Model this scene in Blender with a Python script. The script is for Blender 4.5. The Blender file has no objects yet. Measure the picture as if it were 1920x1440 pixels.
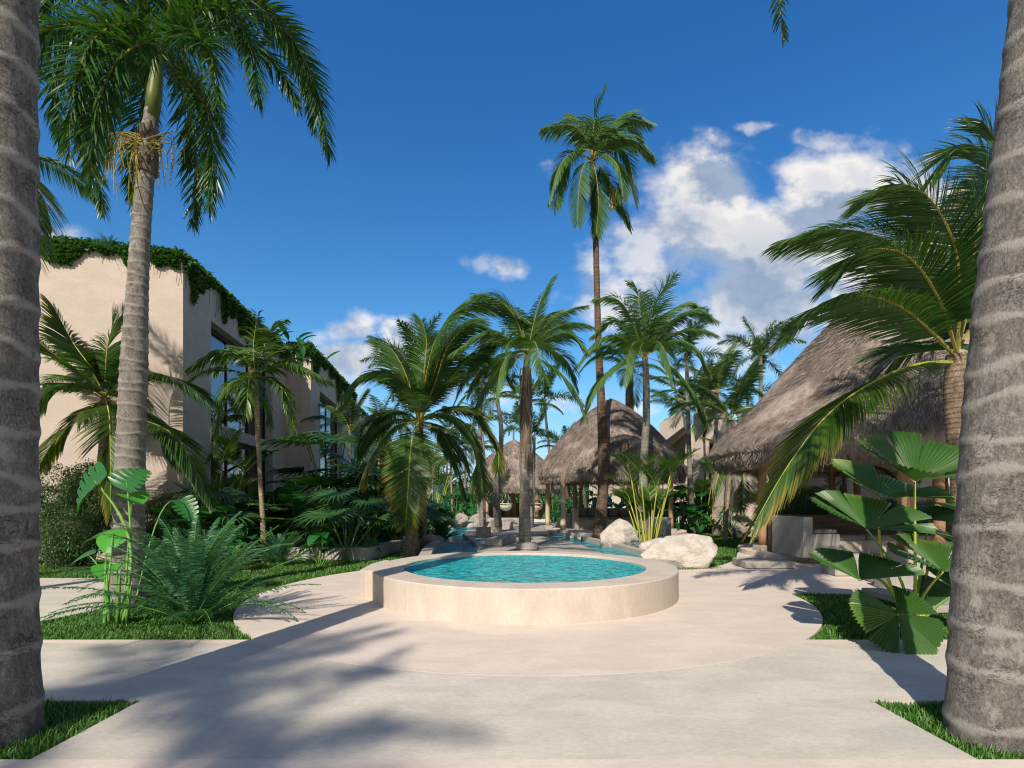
import bpy, bmesh, math, random
import numpy as np
from mathutils import Vector, Matrix, noise as mn

# ------------------------------------------------------------------ camera, world, sun, exposure
S = bpy.context.scene
COL = S.collection
F, CX, HY, CH = 975.0, 960.0, 942.0, 1.6      # focal length and horizon of the photograph (1920 px wide)
cam_d = bpy.data.cameras.new("camera"); cam = bpy.data.objects.new("camera", cam_d); COL.objects.link(cam)
cam.location = (0, 0, CH); cam.rotation_euler = (math.radians(90), 0, 0)
cam_d.sensor_width = 36; cam_d.lens = F / 1920 * 36; cam_d.shift_y = (HY - 720) / 1920
cam_d.clip_start = 0.05; cam_d.clip_end = 4000
S.camera = cam
S.cycles.pixel_filter_type = 'BLACKMAN_HARRIS'; S.cycles.filter_width = 1.15
SUN_EL = math.radians(40); SX, SY = -0.313, -0.950           # horizontal direction towards the sun
S.view_settings.view_transform = 'Standard'; S.view_settings.look = 'None'
S.view_settings.gamma = 1.0; S.view_settings.exposure = 0.2
sun_d = bpy.data.lights.new("sun", 'SUN'); sun = bpy.data.objects.new("sun", sun_d); COL.objects.link(sun)
sun_d.energy = 5.0; sun_d.angle = math.radians(0.53); sun_d.color = (1.0, 0.915, 0.80)
sdir = Vector((SX * math.cos(SUN_EL), SY * math.cos(SUN_EL), math.sin(SUN_EL))).normalized()
sun.rotation_euler = sdir.to_track_quat('Z', 'Y').to_euler()
sun.location = (-10, -30, 40)


class NT:
    """small node-tree helper"""
    def __init__(s, tree): s.t = tree; s.n = tree.nodes; s.l = tree.links; s.n.clear()
    def new(s, typ, **kw):
        nd = s.n.new(typ)
        for k, v in kw.items():
            if k.startswith('i_'):
                nd.inputs[k[2:].replace('_', ' ')].default_value = v
            else: setattr(nd, k, v)
        return nd
    def put(s, nd, idx, v):
        if v is None: return
        if hasattr(v, 'is_output'): s.l.new(v, nd.inputs[idx])
        else: nd.inputs[idx].default_value = v
    def math(s, op, a, b=None, c=None, clamp=False):
        nd = s.n.new('ShaderNodeMath'); nd.operation = op; nd.use_clamp = clamp
        s.put(nd, 0, a); s.put(nd, 1, b)
        if c is not None: s.put(nd, 2, c)
        return nd.outputs[0]
    def vmath(s, op, a, b=None, out=0):
        nd = s.n.new('ShaderNodeVectorMath'); nd.operation = op; s.put(nd, 0, a)
        if b is not None: s.put(nd, 1, b)
        return nd.outputs[out]
    def mix(s, f, a, b, mode='MIX'):
        nd = s.n.new('ShaderNodeMix'); nd.data_type = 'RGBA'; nd.blend_type = mode
        s.put(nd, 0, f)
        s.put(nd, 6, a if hasattr(a, 'is_output') else (*a[:3], 1)); s.put(nd, 7, b if hasattr(b, 'is_output') else (*b[:3], 1))
        return nd.outputs[2]
    def ramp(s, f, lo, hi, a=0.0, b=1.0, smooth=True):
        nd = s.n.new('ShaderNodeMapRange'); nd.interpolation_type = 'SMOOTHSTEP' if smooth else 'LINEAR'
        s.put(nd, 0, f); s.put(nd, 1, lo); s.put(nd, 2, hi); s.put(nd, 3, a); s.put(nd, 4, b)
        return nd.outputs[0]
    def noise(s, vec, scale, detail=4, rough=0.55, dist=0.0, out=0):
        nd = s.n.new('ShaderNodeTexNoise'); s.put(nd, 'Vector', vec); nd.inputs['Scale'].default_value = scale
        nd.inputs['Detail'].default_value = detail; nd.inputs['Roughness'].default_value = rough
        nd.inputs['Distortion'].default_value = dist
        return nd.outputs[out]


world = bpy.data.worlds.new("World"); S.world = world; world.use_nodes = True
w = NT(world.node_tree)
sky = w.new('ShaderNodeTexSky', sky_type='NISHITA', sun_disc=False)
sky.sun_elevation = SUN_EL; sky.sun_rotation = math.atan2(SX, SY) % (2 * math.pi)
sky.air_density = 1.0; sky.dust_density = 0.3; sky.ozone_density = 4.0
hs = w.new('ShaderNodeHueSaturation'); hs.inputs['Saturation'].default_value = 1.22; hs.inputs['Value'].default_value = 1.38
w.l.new(sky.outputs[0], hs.inputs['Color'])
D = w.new('ShaderNodeTexCoord').outputs['Generated']
sep = w.new('ShaderNodeSeparateXYZ'); w.l.new(D, sep.inputs[0])
x_, y_, z_ = sep.outputs
yy = w.math('MAXIMUM', y_, 0.08)
uu = w.math('DIVIDE', x_, yy); vv = w.math('DIVIDE', z_, yy)
comb = w.new('ShaderNodeCombineXYZ'); w.put(comb, 0, uu); w.put(comb, 1, vv)
UV = comb.outputs[0]
warp = w.noise(UV, 3.0, 5, 0.6, out=1)
UVw = w.vmath('ADD', UV, w.vmath('MULTIPLY', w.vmath('SUBTRACT', warp, (0.5, 0.5, 0.5)), (0.22, 0.16, 0)))
# (centre in the sky, half sizes, weight): cumulus masses of the photograph
blobs = [(1330, 350, 90, 90, 1.0), (1290, 430, 120, 130, .8), (1570, 350, 120, 80, 1.0), (1440, 470, 200, 110, 1.0), (1400, 570, 200, 90, 1.0),
         (1250, 500, 130, 120, .7), (1600, 500, 180, 130, .9), (1560, 250, 80, 28, .6), (1430, 225, 60, 14, .4), (1355, 250, 30, 22, .5), (1665, 275, 45, 30, .5),
         (1760, 420, 90, 90, .7), (945, 490, 62, 34, .62), (1112, 520, 65, 55, .62), (1060, 560, 60, 30, .4), (665, 630, 60, 34, .85), (745, 632, 45, 26, .7),
         (690, 685, 150, 40, .9), (620, 660, 50, 40, .6), (1000, 330, 30, 26, .38), (1225, 330, 40, 20, .38), (1330, 690, 110, 45, .6), (1210, 440, 110, 110, .62), (1180, 560, 120, 90, .62), (1390, 640, 160, 60, .7),
         (135, 455, 55, 20, .42), (95, 400, 30, 25, .5), (1100, 750, 110, 26, .7), (850, 735, 150, 40, .5), (1460, 620, 120, 60, .8)]
dens = None
for (px, py, sx, sy, a) in blobs:
    d = w.vmath('SUBTRACT', UVw, ((px - CX) / F, (HY - py) / F, 0))
    d = w.vmath('MULTIPLY', d, (F / sx, F / sy, 0))
    ln = w.vmath('LENGTH', d, out=1)
    g = w.ramp(ln, 0.15, 1.75, a, 0.0)
    dens = g if dens is None else w.math('MAXIMUM', dens, g)
nz = w.noise(w.vmath('MULTIPLY', UV, (1, 1.25, 1)), 7.0, 9, 0.55)
nz2 = w.noise(w.vmath('ADD', w.vmath('MULTIPLY', UV, (1, 1.25, 1)), (-0.035, 0.06, 0)), 7.5, 5, 0.55)
amt = w.math('ADD', dens, w.math('MULTIPLY', w.math('SUBTRACT', nz, 0.5), 1.9))
cov = w.ramp(amt, 0.22, 0.92)
cov = w.math('MULTIPLY', cov, w.math('GREATER_THAN', y_, 0.09))
cov = w.math('MULTIPLY', cov, w.ramp(dens, 0.0, 0.22))
lit = w.ramp(w.math('SUBTRACT', nz, nz2), -0.09, 0.10)
thick = w.ramp(amt, 0.55, 1.15)
big = w.noise(UV, 2.1, 3, 0.5)
shade = w.math('MULTIPLY', w.ramp(big, 0.42, 0.60, 1.0, 0.25), 1.0)
rim = w.math('SUBTRACT', 1.0, w.math('MULTIPLY', thick, 0.85))
lit = w.math('ADD', w.math('MULTIPLY', w.math('MULTIPLY', lit, 0.6), shade), w.math('MULTIPLY', rim, w.math('ADD', w.math('MULTIPLY', lit, 0.5), 0.28)), clamp=True)
ccol = w.mix(lit, (2.5, 3.4, 4.8), (9.4, 8.9, 8.3))
# lavender bank low over the horizon
tint = w.mix(w.ramp(z_, .05, .62, smooth=False), (1.10, 1.20, 1.05), (.60, .97, 1.15))
skyt = w.mix(1.0, hs.outputs[0], tint, 'MULTIPLY')
low = w.ramp(vv, 0.02, 0.26, 1.0, 0.0)
skyc = w.mix(w.math('MULTIPLY', low, 0.55), skyt, (2.9, 3.6, 6.8))
front = w.mix(w.math('MULTIPLY', cov, 0.90), skyc, ccol)
# unseen broken cloud, added behind the camera to neutralise the blue ambient light
nb = w.noise(D, 2.6, 6, 0.55)
cb = w.math('MULTIPLY', w.ramp(nb, 0.38, 0.58), w.ramp(y_, 0.12, -0.25, 0.0, 1.0))
back = w.mix(cb, front, (3.6, 3.3, 3.0))
bg = w.new('ShaderNodeBackground'); w.l.new(back, bg.inputs[0]); bg.inputs[1].default_value = 0.095
wo = w.new('ShaderNodeOutputWorld'); w.l.new(bg.outputs[0], wo.inputs[0])

# ------------------------------------------------------------------ helpers
def W(px, py, Y): return Vector(((px - CX) / F * Y, Y, CH - (py - HY) / F * Y))
def G(px, py, z=0.0):
    Y = F * (CH - z) / (py - HY); return ((px - CX) / F * Y, Y)

def mat_base(name):
    m = bpy.data.materials.new(name); m.use_nodes = True
    return m, NT(m.node_tree)

def pmat(name, c1, c2, scale=3.0, rough=0.8, bump=0.2, bscale=30.0, stretch=(1, 1, 1), c3=None, spec=0.3, bstretch=None, isl=0.0, lo=.35, hi=.65, bdist=0.02, metal=0.0, grain=0.0):
    m, t = mat_base(name)
    co = t.new('ShaderNodeTexCoord').outputs['Object']
    sc = t.vmath('MULTIPLY', co, stretch)
    f = t.ramp(t.noise(sc, scale, 6, 0.6, 0.4), lo, hi)
    c = t.mix(f, c1, c2)
    if c3: c = t.mix(t.ramp(t.noise(sc, scale * .31, 4, .6, .8), 0.52, 0.72), c, c3)
    if grain: c = t.mix(1.0, c, t.mix(t.ramp(t.noise(sc, scale * 14, 6, .7, .6), .3, .7), (1 - grain,) * 3, (1 + grain * .6,) * 3), 'MULTIPLY')
    if isl:
        g = t.new('ShaderNodeNewGeometry').outputs['Random Per Island']
        c = t.mix(1.0, c, t.mix(g, (1 - isl,) * 3, (1 + isl,) * 3), 'MULTIPLY')
    bs = t.new('ShaderNodeBsdfPrincipled'); t.l.new(c, bs.inputs['Base Color'])
    bs.inputs['Roughness'].default_value = rough; bs.inputs['Specular IOR Level'].default_value = spec; bs.inputs['Metallic'].default_value = metal
    if bump:
        b = t.new('ShaderNodeBump'); b.inputs['Strength'].default_value = bump; b.inputs['Distance'].default_value = bdist
        t.l.new(t.noise(t.vmath('MULTIPLY', co, bstretch or stretch), bscale, 6, .65), b.inputs['Height']); t.l.new(b.outputs[0], bs.inputs['Normal'])
    o = t.new('ShaderNodeOutputMaterial'); t.l.new(bs.outputs[0], o.inputs[0])
    return m

def leafmat(name, dark, light, tip=None, tipa=0.6, trans=0.3, rough=0.38, spec=0.5, tipmax=1.0):
    """leaf: colour varies leaf by leaf, tips may be yellow (attribute t runs from leaf base to tip)"""
    m, t = mat_base(name)
    g = t.new('ShaderNodeNewGeometry').outputs['Random Per Island']
    oi = t.new('ShaderNodeObjectInfo').outputs['Random']
    r = t.math('ADD', t.math('MULTIPLY', g, 0.75), t.math('MULTIPLY', oi, 0.25))
    c = t.mix(r, dark, light)
    if tip:
        at = t.new('ShaderNodeAttribute', attribute_name='t').outputs['Fac']
        k = t.ramp(t.math('ADD', at, t.math('MULTIPLY', t.math('SUBTRACT', r, 0.5), 0.5)), tipa, 1.15, 0.0, tipmax)
        c = t.mix(k, c, tip)
    bs = t.new('ShaderNodeBsdfPrincipled'); t.l.new(c, bs.inputs['Base Color'])
    bs.inputs['Roughness'].default_value = rough; bs.inputs['Specular IOR Level'].default_value = spec
    tr = t.new('ShaderNodeBsdfTranslucent'); t.l.new(t.mix(1.0, c, (1.35, 1.55, 0.5), 'MULTIPLY'), tr.inputs[0])
    mx = t.new('ShaderNodeMixShader'); mx.inputs[0].default_value = trans
    t.l.new(bs.outputs[0], mx.inputs[1]); t.l.new(tr.outputs[0], mx.inputs[2])
    o = t.new('ShaderNodeOutputMaterial'); t.l.new(mx.outputs[0], o.inputs[0])
    return m

def trunkmat(name, bark, bark2, band, bump=0.6, bscale=40, rough=0.85, amt=0.8):
    m, t = mat_base(name)
    co = t.new('ShaderNodeTexCoord').outputs['Object']
    at = t.new('ShaderNodeAttribute', attribute_name='t').outputs['Fac']
    n1 = t.noise(t.vmath('MULTIPLY', co, (1, 1, .35)), 9, 6, .65)
    n2 = t.noise(t.vmath('MULTIPLY', co, (1, 1, .42)), bscale, 6, .7)
    blot = t.noise(t.vmath('MULTIPLY', co, (1, 1, .6)), 5, 6, .7)
    c = t.mix(t.ramp(n1, .35, .65), bark, bark2)
    gr = t.noise(t.vmath('MULTIPLY', co, (1, 1, .6)), bscale * 1.9, 7, .85)
    c = t.mix(1.0, c, t.mix(t.ramp(gr, .35, .65), (.55, .55, .55), (1.3, 1.3, 1.3)), 'MULTIPLY')
    c = t.mix(t.ramp(n2, .45, .7, 0, .65), c, tuple(x * .5 for x in bark))
    c = t.mix(t.ramp(blot, .54, .66, 0, .5), c, tuple(min(1, x * 1.25) for x in band))
    c = t.mix(t.math('MULTIPLY', t.ramp(t.math('ADD', at, t.math('MULTIPLY', t.math('SUBTRACT', gr, .5), 1.3)), .05, 1.0), t.math('MULTIPLY', t.ramp(n2, .25, .6, .55, 1), amt)), c, band)
    ck = t.math('ABSOLUTE', t.math('SUBTRACT', t.noise(t.vmath('MULTIPLY', co, (1, 1, 2.2)), bscale * .32, 4, .6, .6), .5))
    ck = t.math('MULTIPLY', t.ramp(ck, .0, .022, 1.0, 0.0), t.ramp(t.noise(co, 4.0, 3, .5), .5, .6))
    c = t.mix(t.math('MULTIPLY', ck, .45), c, tuple(x * .25 for x in bark))
    bs = t.new('ShaderNodeBsdfPrincipled'); t.l.new(c, bs.inputs['Base Color']); bs.inputs['Roughness'].default_value = rough
    bs.inputs['Specular IOR Level'].default_value = .2
    b = t.new('ShaderNodeBump'); b.inputs['Strength'].default_value = bump; b.inputs['Distance'].default_value = .02
    mus = t.noise(t.vmath('MULTIPLY', co, (1, 1, .5)), bscale * 2.6, 8, .8)
    t.l.new(t.math('SUBTRACT', t.math('ADD', n2, mus), ck), b.inputs['Height']); t.l.new(b.outputs[0], bs.inputs['Normal'])
    o = t.new('ShaderNodeOutputMaterial'); t.l.new(bs.outputs[0], o.inputs[0])
    return m

def watermat(name, teal, amt, scale=1.0, tint=(.62, .96, .97), fk=1.0):
    m, t = mat_base(name)
    co = t.new('ShaderNodeTexCoord').outputs['Object']
    v = t.vmath('MULTIPLY', co, (scale, scale * 2.0, 1))
    h = t.math('ADD', t.noise(v, 3.2, 3, .5, .8), t.math('MULTIPLY', t.noise(v, 9, 3, .6, 1.2), .45))
    b = t.new('ShaderNodeBump'); b.inputs['Strength'].default_value = .9; b.inputs['Distance'].default_value = .22; t.l.new(h, b.inputs['Height'])
    tp = t.new('ShaderNodeBsdfTransparent'); tp.inputs[0].default_value = (*tint, 1)
    df = t.new('ShaderNodeBsdfDiffuse'); t.l.new(b.outputs[0], df.inputs['Normal'])
    t.l.new(t.mix(t.ramp(t.noise(v, 5, 4, .6, 1.5), .38, .62), tuple(x * .22 for x in teal), teal), df.inputs[0])
    m1 = t.new('ShaderNodeMixShader'); m1.inputs[0].default_value = amt; t.l.new(tp.outputs[0], m1.inputs[1]); t.l.new(df.outputs[0], m1.inputs[2])
    gl = t.new('ShaderNodeBsdfGlossy'); gl.inputs['Roughness'].default_value = .03; t.l.new(b.outputs[0], gl.inputs['Normal'])
    fr = t.new('ShaderNodeFresnel'); fr.inputs[0].default_value = 1.33; t.l.new(b.outputs[0], fr.inputs['Normal'])
    m2 = t.new('ShaderNodeMixShader'); t.l.new(t.math('MULTIPLY', fr.outputs[0], fk), m2.inputs[0]); t.l.new(m1.outputs[0], m2.inputs[1]); t.l.new(gl.outputs[0], m2.inputs[2])
    o = t.new('ShaderNodeOutputMaterial'); t.l.new(m2.outputs[0], o.inputs[0])
    return m

def glassmat(name):
    m, t = mat_base(name)
    tp = t.new('ShaderNodeBsdfTransparent'); tp.inputs[0].default_value = (.35, .4, .42, 1)
    gl = t.new('ShaderNodeBsdfGlossy'); gl.inputs['Roughness'].default_value = .01; gl.inputs[0].default_value = (.58, .60, .62, 1)
    fr = t.new('ShaderNodeFresnel'); fr.inputs[0].default_value = 2.4
    mx = t.new('ShaderNodeMixShader'); t.l.new(t.math('ADD', fr.outputs[0], .12, clamp=True), mx.inputs[0]); t.l.new(tp.outputs[0], mx.inputs[1]); t.l.new(gl.outputs[0], mx.inputs[2])
    o = t.new('ShaderNodeOutputMaterial'); t.l.new(mx.outputs[0], o.inputs[0])
    return m

M = {}
M['paving'] = pmat('paving', (.495, .447, .375), (.575, .52, .44), 1.3, .72, .25, 55, (1.0, 2.2, 1), c3=(.455, .43, .375), bdist=.006, grain=.11)
M['paving_pink'] = pmat('paving_pink', (.575, .485, .41), (.645, .55, .465), 1.1, .72, .22, 50, (1, 2.2, 1), c3=(.57, .50, .43), bdist=.006, grain=.07)
M['pool_plaster'] = pmat('pool_plaster', (.50, .42, .345), (.57, .49, .405), 2.2, .7, .1, 60, (1, 1, .35), c3=(.53, .475, .38), bdist=.005, grain=.08)
M['stucco'] = pmat('stucco', (.50, .41, .34), (.55, .455, .385), 1.6, .85, .5, 22, (1, 1, 1.8), c3=(.50, .43, .37), bdist=.015, grain=.07)
M['stucco_grey'] = pmat('stucco_grey', (.38, .335, .295), (.43, .38, .335), 1.6, .85, .3, 22, (1, 1, 1.8), bdist=.01)
M['concrete'] = pmat('concrete', (.33, .30, .265), (.41, .375, .33), 2.5, .8, .3, 40, bdist=.008, grain=.12)
M['deck'] = pmat('deck', (.30, .265, .23), (.40, .355, .305), 3, .75, .3, 12, (.35, 7, 1), bdist=.01)
M['soil'] = pmat('soil', (.020, .040, .012), (.045, .085, .02), 2.2, 1, .6, 40, c3=(.04, .035, .02), bdist=.03)
M['thatch'] = pmat('thatch', (.235, .19, .16), (.36, .30, .255), 5, .95, .7, 60, (1, 1, .3), isl=.5, bdist=.03, spec=.1)
M['timber'] = pmat('timber', (.23, .125, .065), (.36, .21, .12), 6, .8, .4, 30, (1, 1, .1), bdist=.01)
M['timber_dark'] = pmat('timber_dark', (.06, .04, .03), (.10, .065, .045), 6, .8, .4, 30, (.1, 1, 1), bdist=.01)
M['post_pale'] = pmat('post_pale', (.42, .31, .2), (.55, .42, .29), 6, .8, .4, 30, (1, 1, .1), bdist=.01)
M['window_frame'] = pmat('window_frame', (.035, .025, .02), (.05, .035, .028), 3, .5, 0)
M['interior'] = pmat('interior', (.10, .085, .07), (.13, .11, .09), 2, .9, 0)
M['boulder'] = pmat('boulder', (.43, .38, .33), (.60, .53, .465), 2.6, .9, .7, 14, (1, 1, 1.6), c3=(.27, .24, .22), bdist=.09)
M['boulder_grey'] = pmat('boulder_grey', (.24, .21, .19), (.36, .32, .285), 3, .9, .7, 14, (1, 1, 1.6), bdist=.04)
M['cushion'] = pmat('cushion', (.17, .155, .145), (.21, .195, .18), 20, .95, .3, 300, bdist=.002)
M['rattan'] = pmat('rattan', (.58, .47, .33), (.68, .56, .41), 20, .8, .3, 90)
M['basin'] = pmat('basin', (.05, .66, .80), (.10, .76, .88), 3, .6, 0)
M['basin_pale'] = pmat('basin_pale', (.10, .50, .54), (.20, .62, .64), 3, .6, 0)
M['water'] = watermat('water', (.06, .88, .96), .72, 1.3, (.62, .96, .97), .8)
M['water_far'] = watermat('water_far', (.12, .78, .84), .72, 1.0, (.75, .96, .96), .45)
M['glass'] = glassmat('glass')
M['trunk_near'] = trunkmat('trunk_near', (.19, .172, .15), (.29, .265, .235), (.43, .395, .355), 1.0, 34, amt=.85)
M['trunk_ring'] = trunkmat('trunk_ring', (.19, .17, .145), (.27, .24, .21), (.34, .31, .27), .7, 40)
M['trunk_brown'] = trunkmat('trunk_brown', (.13, .08, .055), (.22, .145, .105), (.06, .035, .025), .8, 30)
M['trunk_coco'] = trunkmat('trunk_coco', (.20, .14, .095), (.34, .25, .18), (.10, .065, .045), .7, 30)
M['trunk_thin'] = trunkmat('trunk_thin', (.30, .23, .15), (.40, .32, .21), (.14, .10, .06), .4, 40)
M['fibre'] = pmat('fibre', (.10, .08, .06), (.20, .155, .115), 12, .95, .9, 60, (1, 1, .2), bdist=.03)
M['crownshaft'] = pmat('crownshaft', (.06, .10, .02), (.12, .15, .03), 4, .45, .1, 20, (1, 1, .2))
M['stem_yellow'] = pmat('stem_yellow', (.34, .36, .05), (.46, .45, .08), 4, .45, .05, 20, (1, 1, .1), c3=(.25, .3, .04))
M['stem_green'] = pmat('stem_green', (.10, .24, .04), (.16, .33, .06), 4, .45, .05, 20)
M['rachis'] = pmat('rachis', (.20, .17, .035), (.30, .25, .05), 4, .5, 0)
M['rachis_brown'] = pmat('rachis_brown', (.16, .075, .035), (.22, .11, .05), 4, .5, 0)
M['flower'] = pmat('flower', (.22, .17, .03), (.34, .27, .05), 4, .6, 0)
M['leaf_plume'] = leafmat('leaf_plume', (.016, .062, .010), (.060, .145, .020), (.12, .17, .03), .85, .28)
M['leaf_coco'] = leafmat('leaf_coco', (.026, .078, .012), (.085, .170, .030), (.16, .17, .03), .85, .3)
M['leaf_old'] = leafmat('leaf_old', (.030, .085, .012), (.085, .16, .02), (.38, .25, .03), .52, .35)
M['leaf_tall'] = leafmat('leaf_tall', (.040, .110, .024), (.11, .215, .05), (.16, .2, .05), .85, .3, .5)
M['leaf_areca'] = leafmat('leaf_areca', (.032, .090, .010), (.10, .185, .022), (.22, .22, .03), .7, .35)
M['leaf_fern'] = leafmat('leaf_fern', (.016, .085, .032), (.055, .18, .070), None, .6, .3, .42)
M['leaf_fan'] = leafmat('leaf_fan', (.032, .095, .012), (.055, .14, .02), (.12, .19, .03), .9, .22, .42)
M['leaf_fan_dark'] = leafmat('leaf_fan_dark', (.020, .065, .016), (.05, .135, .032), None, .6, .2, .4)
M['leaf_broad'] = leafmat('leaf_broad', (.015, .10, .022), (.035, .17, .035), None, .6, .3, .35)
M['leaf_lime'] = leafmat('leaf_lime', (.06, .30, .025), (.09, .38, .04), None, .6, .4, .4)
M['leaf_under'] = leafmat('leaf_under', (.016, .065, .012), (.075, .18, .028), None, .6, .25, .4)
M['leaf_ivy'] = leafmat('leaf_ivy', (.025, .09, .012), (.07, .17, .025), None, .6, .3, .5)
M['leaf_shrub'] = leafmat('leaf_shrub', (.022, .070, .014), (.11, .18, .06), None, .6, .25, .4, 0.5)
M['grass'] = leafmat('grass', (.035, .115, .014), (.10, .24, .03), (.2, .3, .07), .8, .25, .5)
M['dry'] = leafmat('dry', (.16, .09, .04), (.28, .17, .08), None, .6, .2, .7)

def setp(o, label=None, cat=None, group=None, kind=None):
    if label: o['label'] = label
    if cat: o['category'] = cat
    if group: o['group'] = group
    if kind: o['kind'] = kind
    return o

def thing(name, label, cat, loc=(0, 0, 0), rotz=0.0, group=None, scale=1.0):
    o = bpy.data.objects.new(name, None); COL.objects.link(o); o.location = loc; o.rotation_euler = (0, 0, rotz)
    o.empty_display_size = .2; o.scale = (scale,) * 3
    return setp(o, label, cat, group)

def copy_thing(src, loc, rotz=0.0, scale=1.0, label=None):
    r = src.copy(); COL.objects.link(r); r.location = loc; r.rotation_euler = (0, 0, rotz); r.scale = (scale,) * 3
    if label: r['label'] = label
    for ch in src.children:
        c = ch.copy(); COL.objects.link(c); c.parent = r
        for g in ch.children:
            d = g.copy(); COL.objects.link(d); d.parent = c
    return r

class MB:
    """mesh builder: verts, faces, a per-vertex float t and a material slot per face"""
    def __init__(s): s.v = []; s.f = []; s.t = []; s.m = []; s.n = 0
    def add(s, V, Fc, t=0.0, m=0):
        V = np.asarray(V, dtype=float).reshape(-1, 3); k = len(V)
        s.v.append(V); s.t.append(np.full(k, t) if np.isscalar(t) else np.asarray(t, dtype=float))
        n0 = s.n
        for f in Fc: s.f.append(tuple(i + n0 for i in f)); s.m.append(m)
        s.n += k
    def addnp(s, V, FA, t=0.0, m=0):
        V = np.asarray(V, dtype=float).reshape(-1, 3)
        s.v.append(V); s.t.append(np.full(len(V), t) if np.isscalar(t) else np.asarray(t, dtype=float))
        s.f.extend(map(tuple, (np.asarray(FA) + s.n).tolist())); s.m.extend([m] * len(FA)); s.n += len(V)
    def box(s, x0, x1, y0, y1, z0, z1, m=0):
        V = [(x, y, z) for z in (z0, z1) for (x, y) in ((x0, y0), (x1, y0), (x1, y1), (x0, y1))]
        s.add(V, [(3, 2, 1, 0), (4, 5, 6, 7), (0, 1, 5, 4), (1, 2, 6, 5), (2, 3, 7, 6), (3, 0, 4, 7)], 0, m)
    def prism(s, poly, z0, z1, m=0):
        n = len(poly); V = [(x, y, z0) for x, y in poly] + [(x, y, z1) for x, y in poly]
        s.add(V, [tuple(range(n - 1, -1, -1)), tuple(range(n, 2 * n))] + [(i, (i + 1) % n, n + (i + 1) % n, n + i) for i in range(n)], 0, m)
    def tube(s, pts, rad, k=6, m=0, t=0.0, cap=True):
        P = [Vector(p) for p in pts]; n = len(P)
        if not hasattr(rad, '__len__'): rad = [rad] * n
        V = []; T = []
        ref = None
        for i, p in enumerate(P):
            d = (P[min(i + 1, n - 1)] - P[max(i - 1, 0)]).normalized()
            if ref is None: ref = d.orthogonal().normalized()
            a = (ref - d * ref.dot(d)); a = a.normalized() if a.length > 1e-6 else d.orthogonal().normalized(); ref = a
            b = d.cross(a)
            for j in range(k):
                an = 2 * math.pi * j / k
                V.append(p + (a * math.cos(an) + b * math.sin(an)) * rad[i])
        Fc = [(i * k + j, i * k + (j + 1) % k, (i + 1) * k + (j + 1) % k, (i + 1) * k + j) for i in range(n - 1) for j in range(k)]
        if cap: Fc += [tuple(range(k - 1, -1, -1)), tuple((n - 1) * k + j for j in range(k))]
        s.add([tuple(v) for v in V], Fc, t, m)
    def mesh(s, name, mats, smooth=False, off=(0, 0, 0)):
        V = np.concatenate(s.v) - np.array(off); me = bpy.data.meshes.new(name)
        me.from_pydata(V.tolist(), [], s.f) if len(s.f) < 40000 else s._fast(me, V)
        if not isinstance(mats, (list, tuple)): mats = [mats]
        for q in mats: me.materials.append(M[q])
        if len(mats) > 1: me.polygons.foreach_set('material_index', s.m)
        a = me.attributes.new('t', 'FLOAT', 'POINT'); a.data.foreach_set('value', np.concatenate(s.t).astype(np.float32))
        if smooth: me.polygons.foreach_set('use_smooth', [True] * len(s.f))
        me.update(); return me
    def _fast(s, me, V):
        lens = np.array([len(f) for f in s.f], dtype=np.int32); loops = np.fromiter((i for f in s.f for i in f), dtype=np.int32)
        me.vertices.add(len(V)); me.vertices.foreach_set('co', V.astype(np.float32).ravel())
        me.loops.add(len(loops)); me.loops.foreach_set('vertex_index', loops)
        me.polygons.add(len(lens)); me.polygons.foreach_set('loop_start', np.concatenate(([0], np.cumsum(lens)[:-1])).astype(np.int32))
        me.update(calc_edges=True)
    def build(s, name, mats, parent=None, smooth=False, local=False, bevel=0.0):
        off = (0, 0, 0) if (local or parent is None) else tuple(parent.location)
        if parent is not None and parent.parent is not None and not local: off = tuple(parent.parent.location)
        o = bpy.data.objects.new(name, s.mesh(name, mats, smooth, off)); COL.objects.link(o)
        if parent is not None: o.parent = parent
        if bevel:
            b = o.modifiers.new('bevel', 'BEVEL'); b.width = bevel; b.segments = 3; b.limit_method = 'ANGLE'; b.angle_limit = math.radians(40)
        return o

def obj(name, me, parent=None, loc=(0, 0, 0), rot=(0, 0, 0), sc=1.0):
    o = bpy.data.objects.new(name, me); COL.objects.link(o); o.location = loc; o.rotation_euler = rot
    o.scale = (sc,) * 3 if np.isscalar(sc) else sc
    if parent is not None: o.parent = parent
    return o

def inpoly(P, poly):
    x, y = P[:, 0], P[:, 1]; c = np.zeros(len(P), bool); n = len(poly); j = n - 1
    for i in range(n):
        xi, yi = poly[i]; xj, yj = poly[j]
        c ^= ((yi > y) != (yj > y)) & (x < (xj - xi) * (y - yi) / (yj - yi + 1e-12) + xi); j = i
    return c

def spline(pts, n):
    """Catmull-Rom through pts, n samples evenly by length"""
    P = [Vector(p) for p in pts]; P = [P[0] * 2 - P[1]] + P + [P[-1] * 2 - P[-2]]
    out = []
    for i in range(1, len(P) - 2):
        for k in range(12):
            t = k / 12; a, b, c, d = P[i - 1:i + 3]
            out.append(0.5 * ((2 * b) + (c - a) * t + (2 * a - 5 * b + 4 * c - d) * t * t + (3 * b - a - 3 * c + d) * t ** 3))
    out.append(P[-2])
    L = [0.0]
    for i in range(1, len(out)): L.append(L[-1] + (out[i] - out[i - 1]).length)
    res = []; j = 0
    for k in range(n):
        s_ = L[-1] * k / (n - 1)
        while j < len(out) - 2 and L[j + 1] < s_: j += 1
        f = (s_ - L[j]) / max(1e-9, L[j + 1] - L[j]); res.append(out[j].lerp(out[j + 1], min(1, max(0, f))))
    return res, L[-1]

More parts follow.
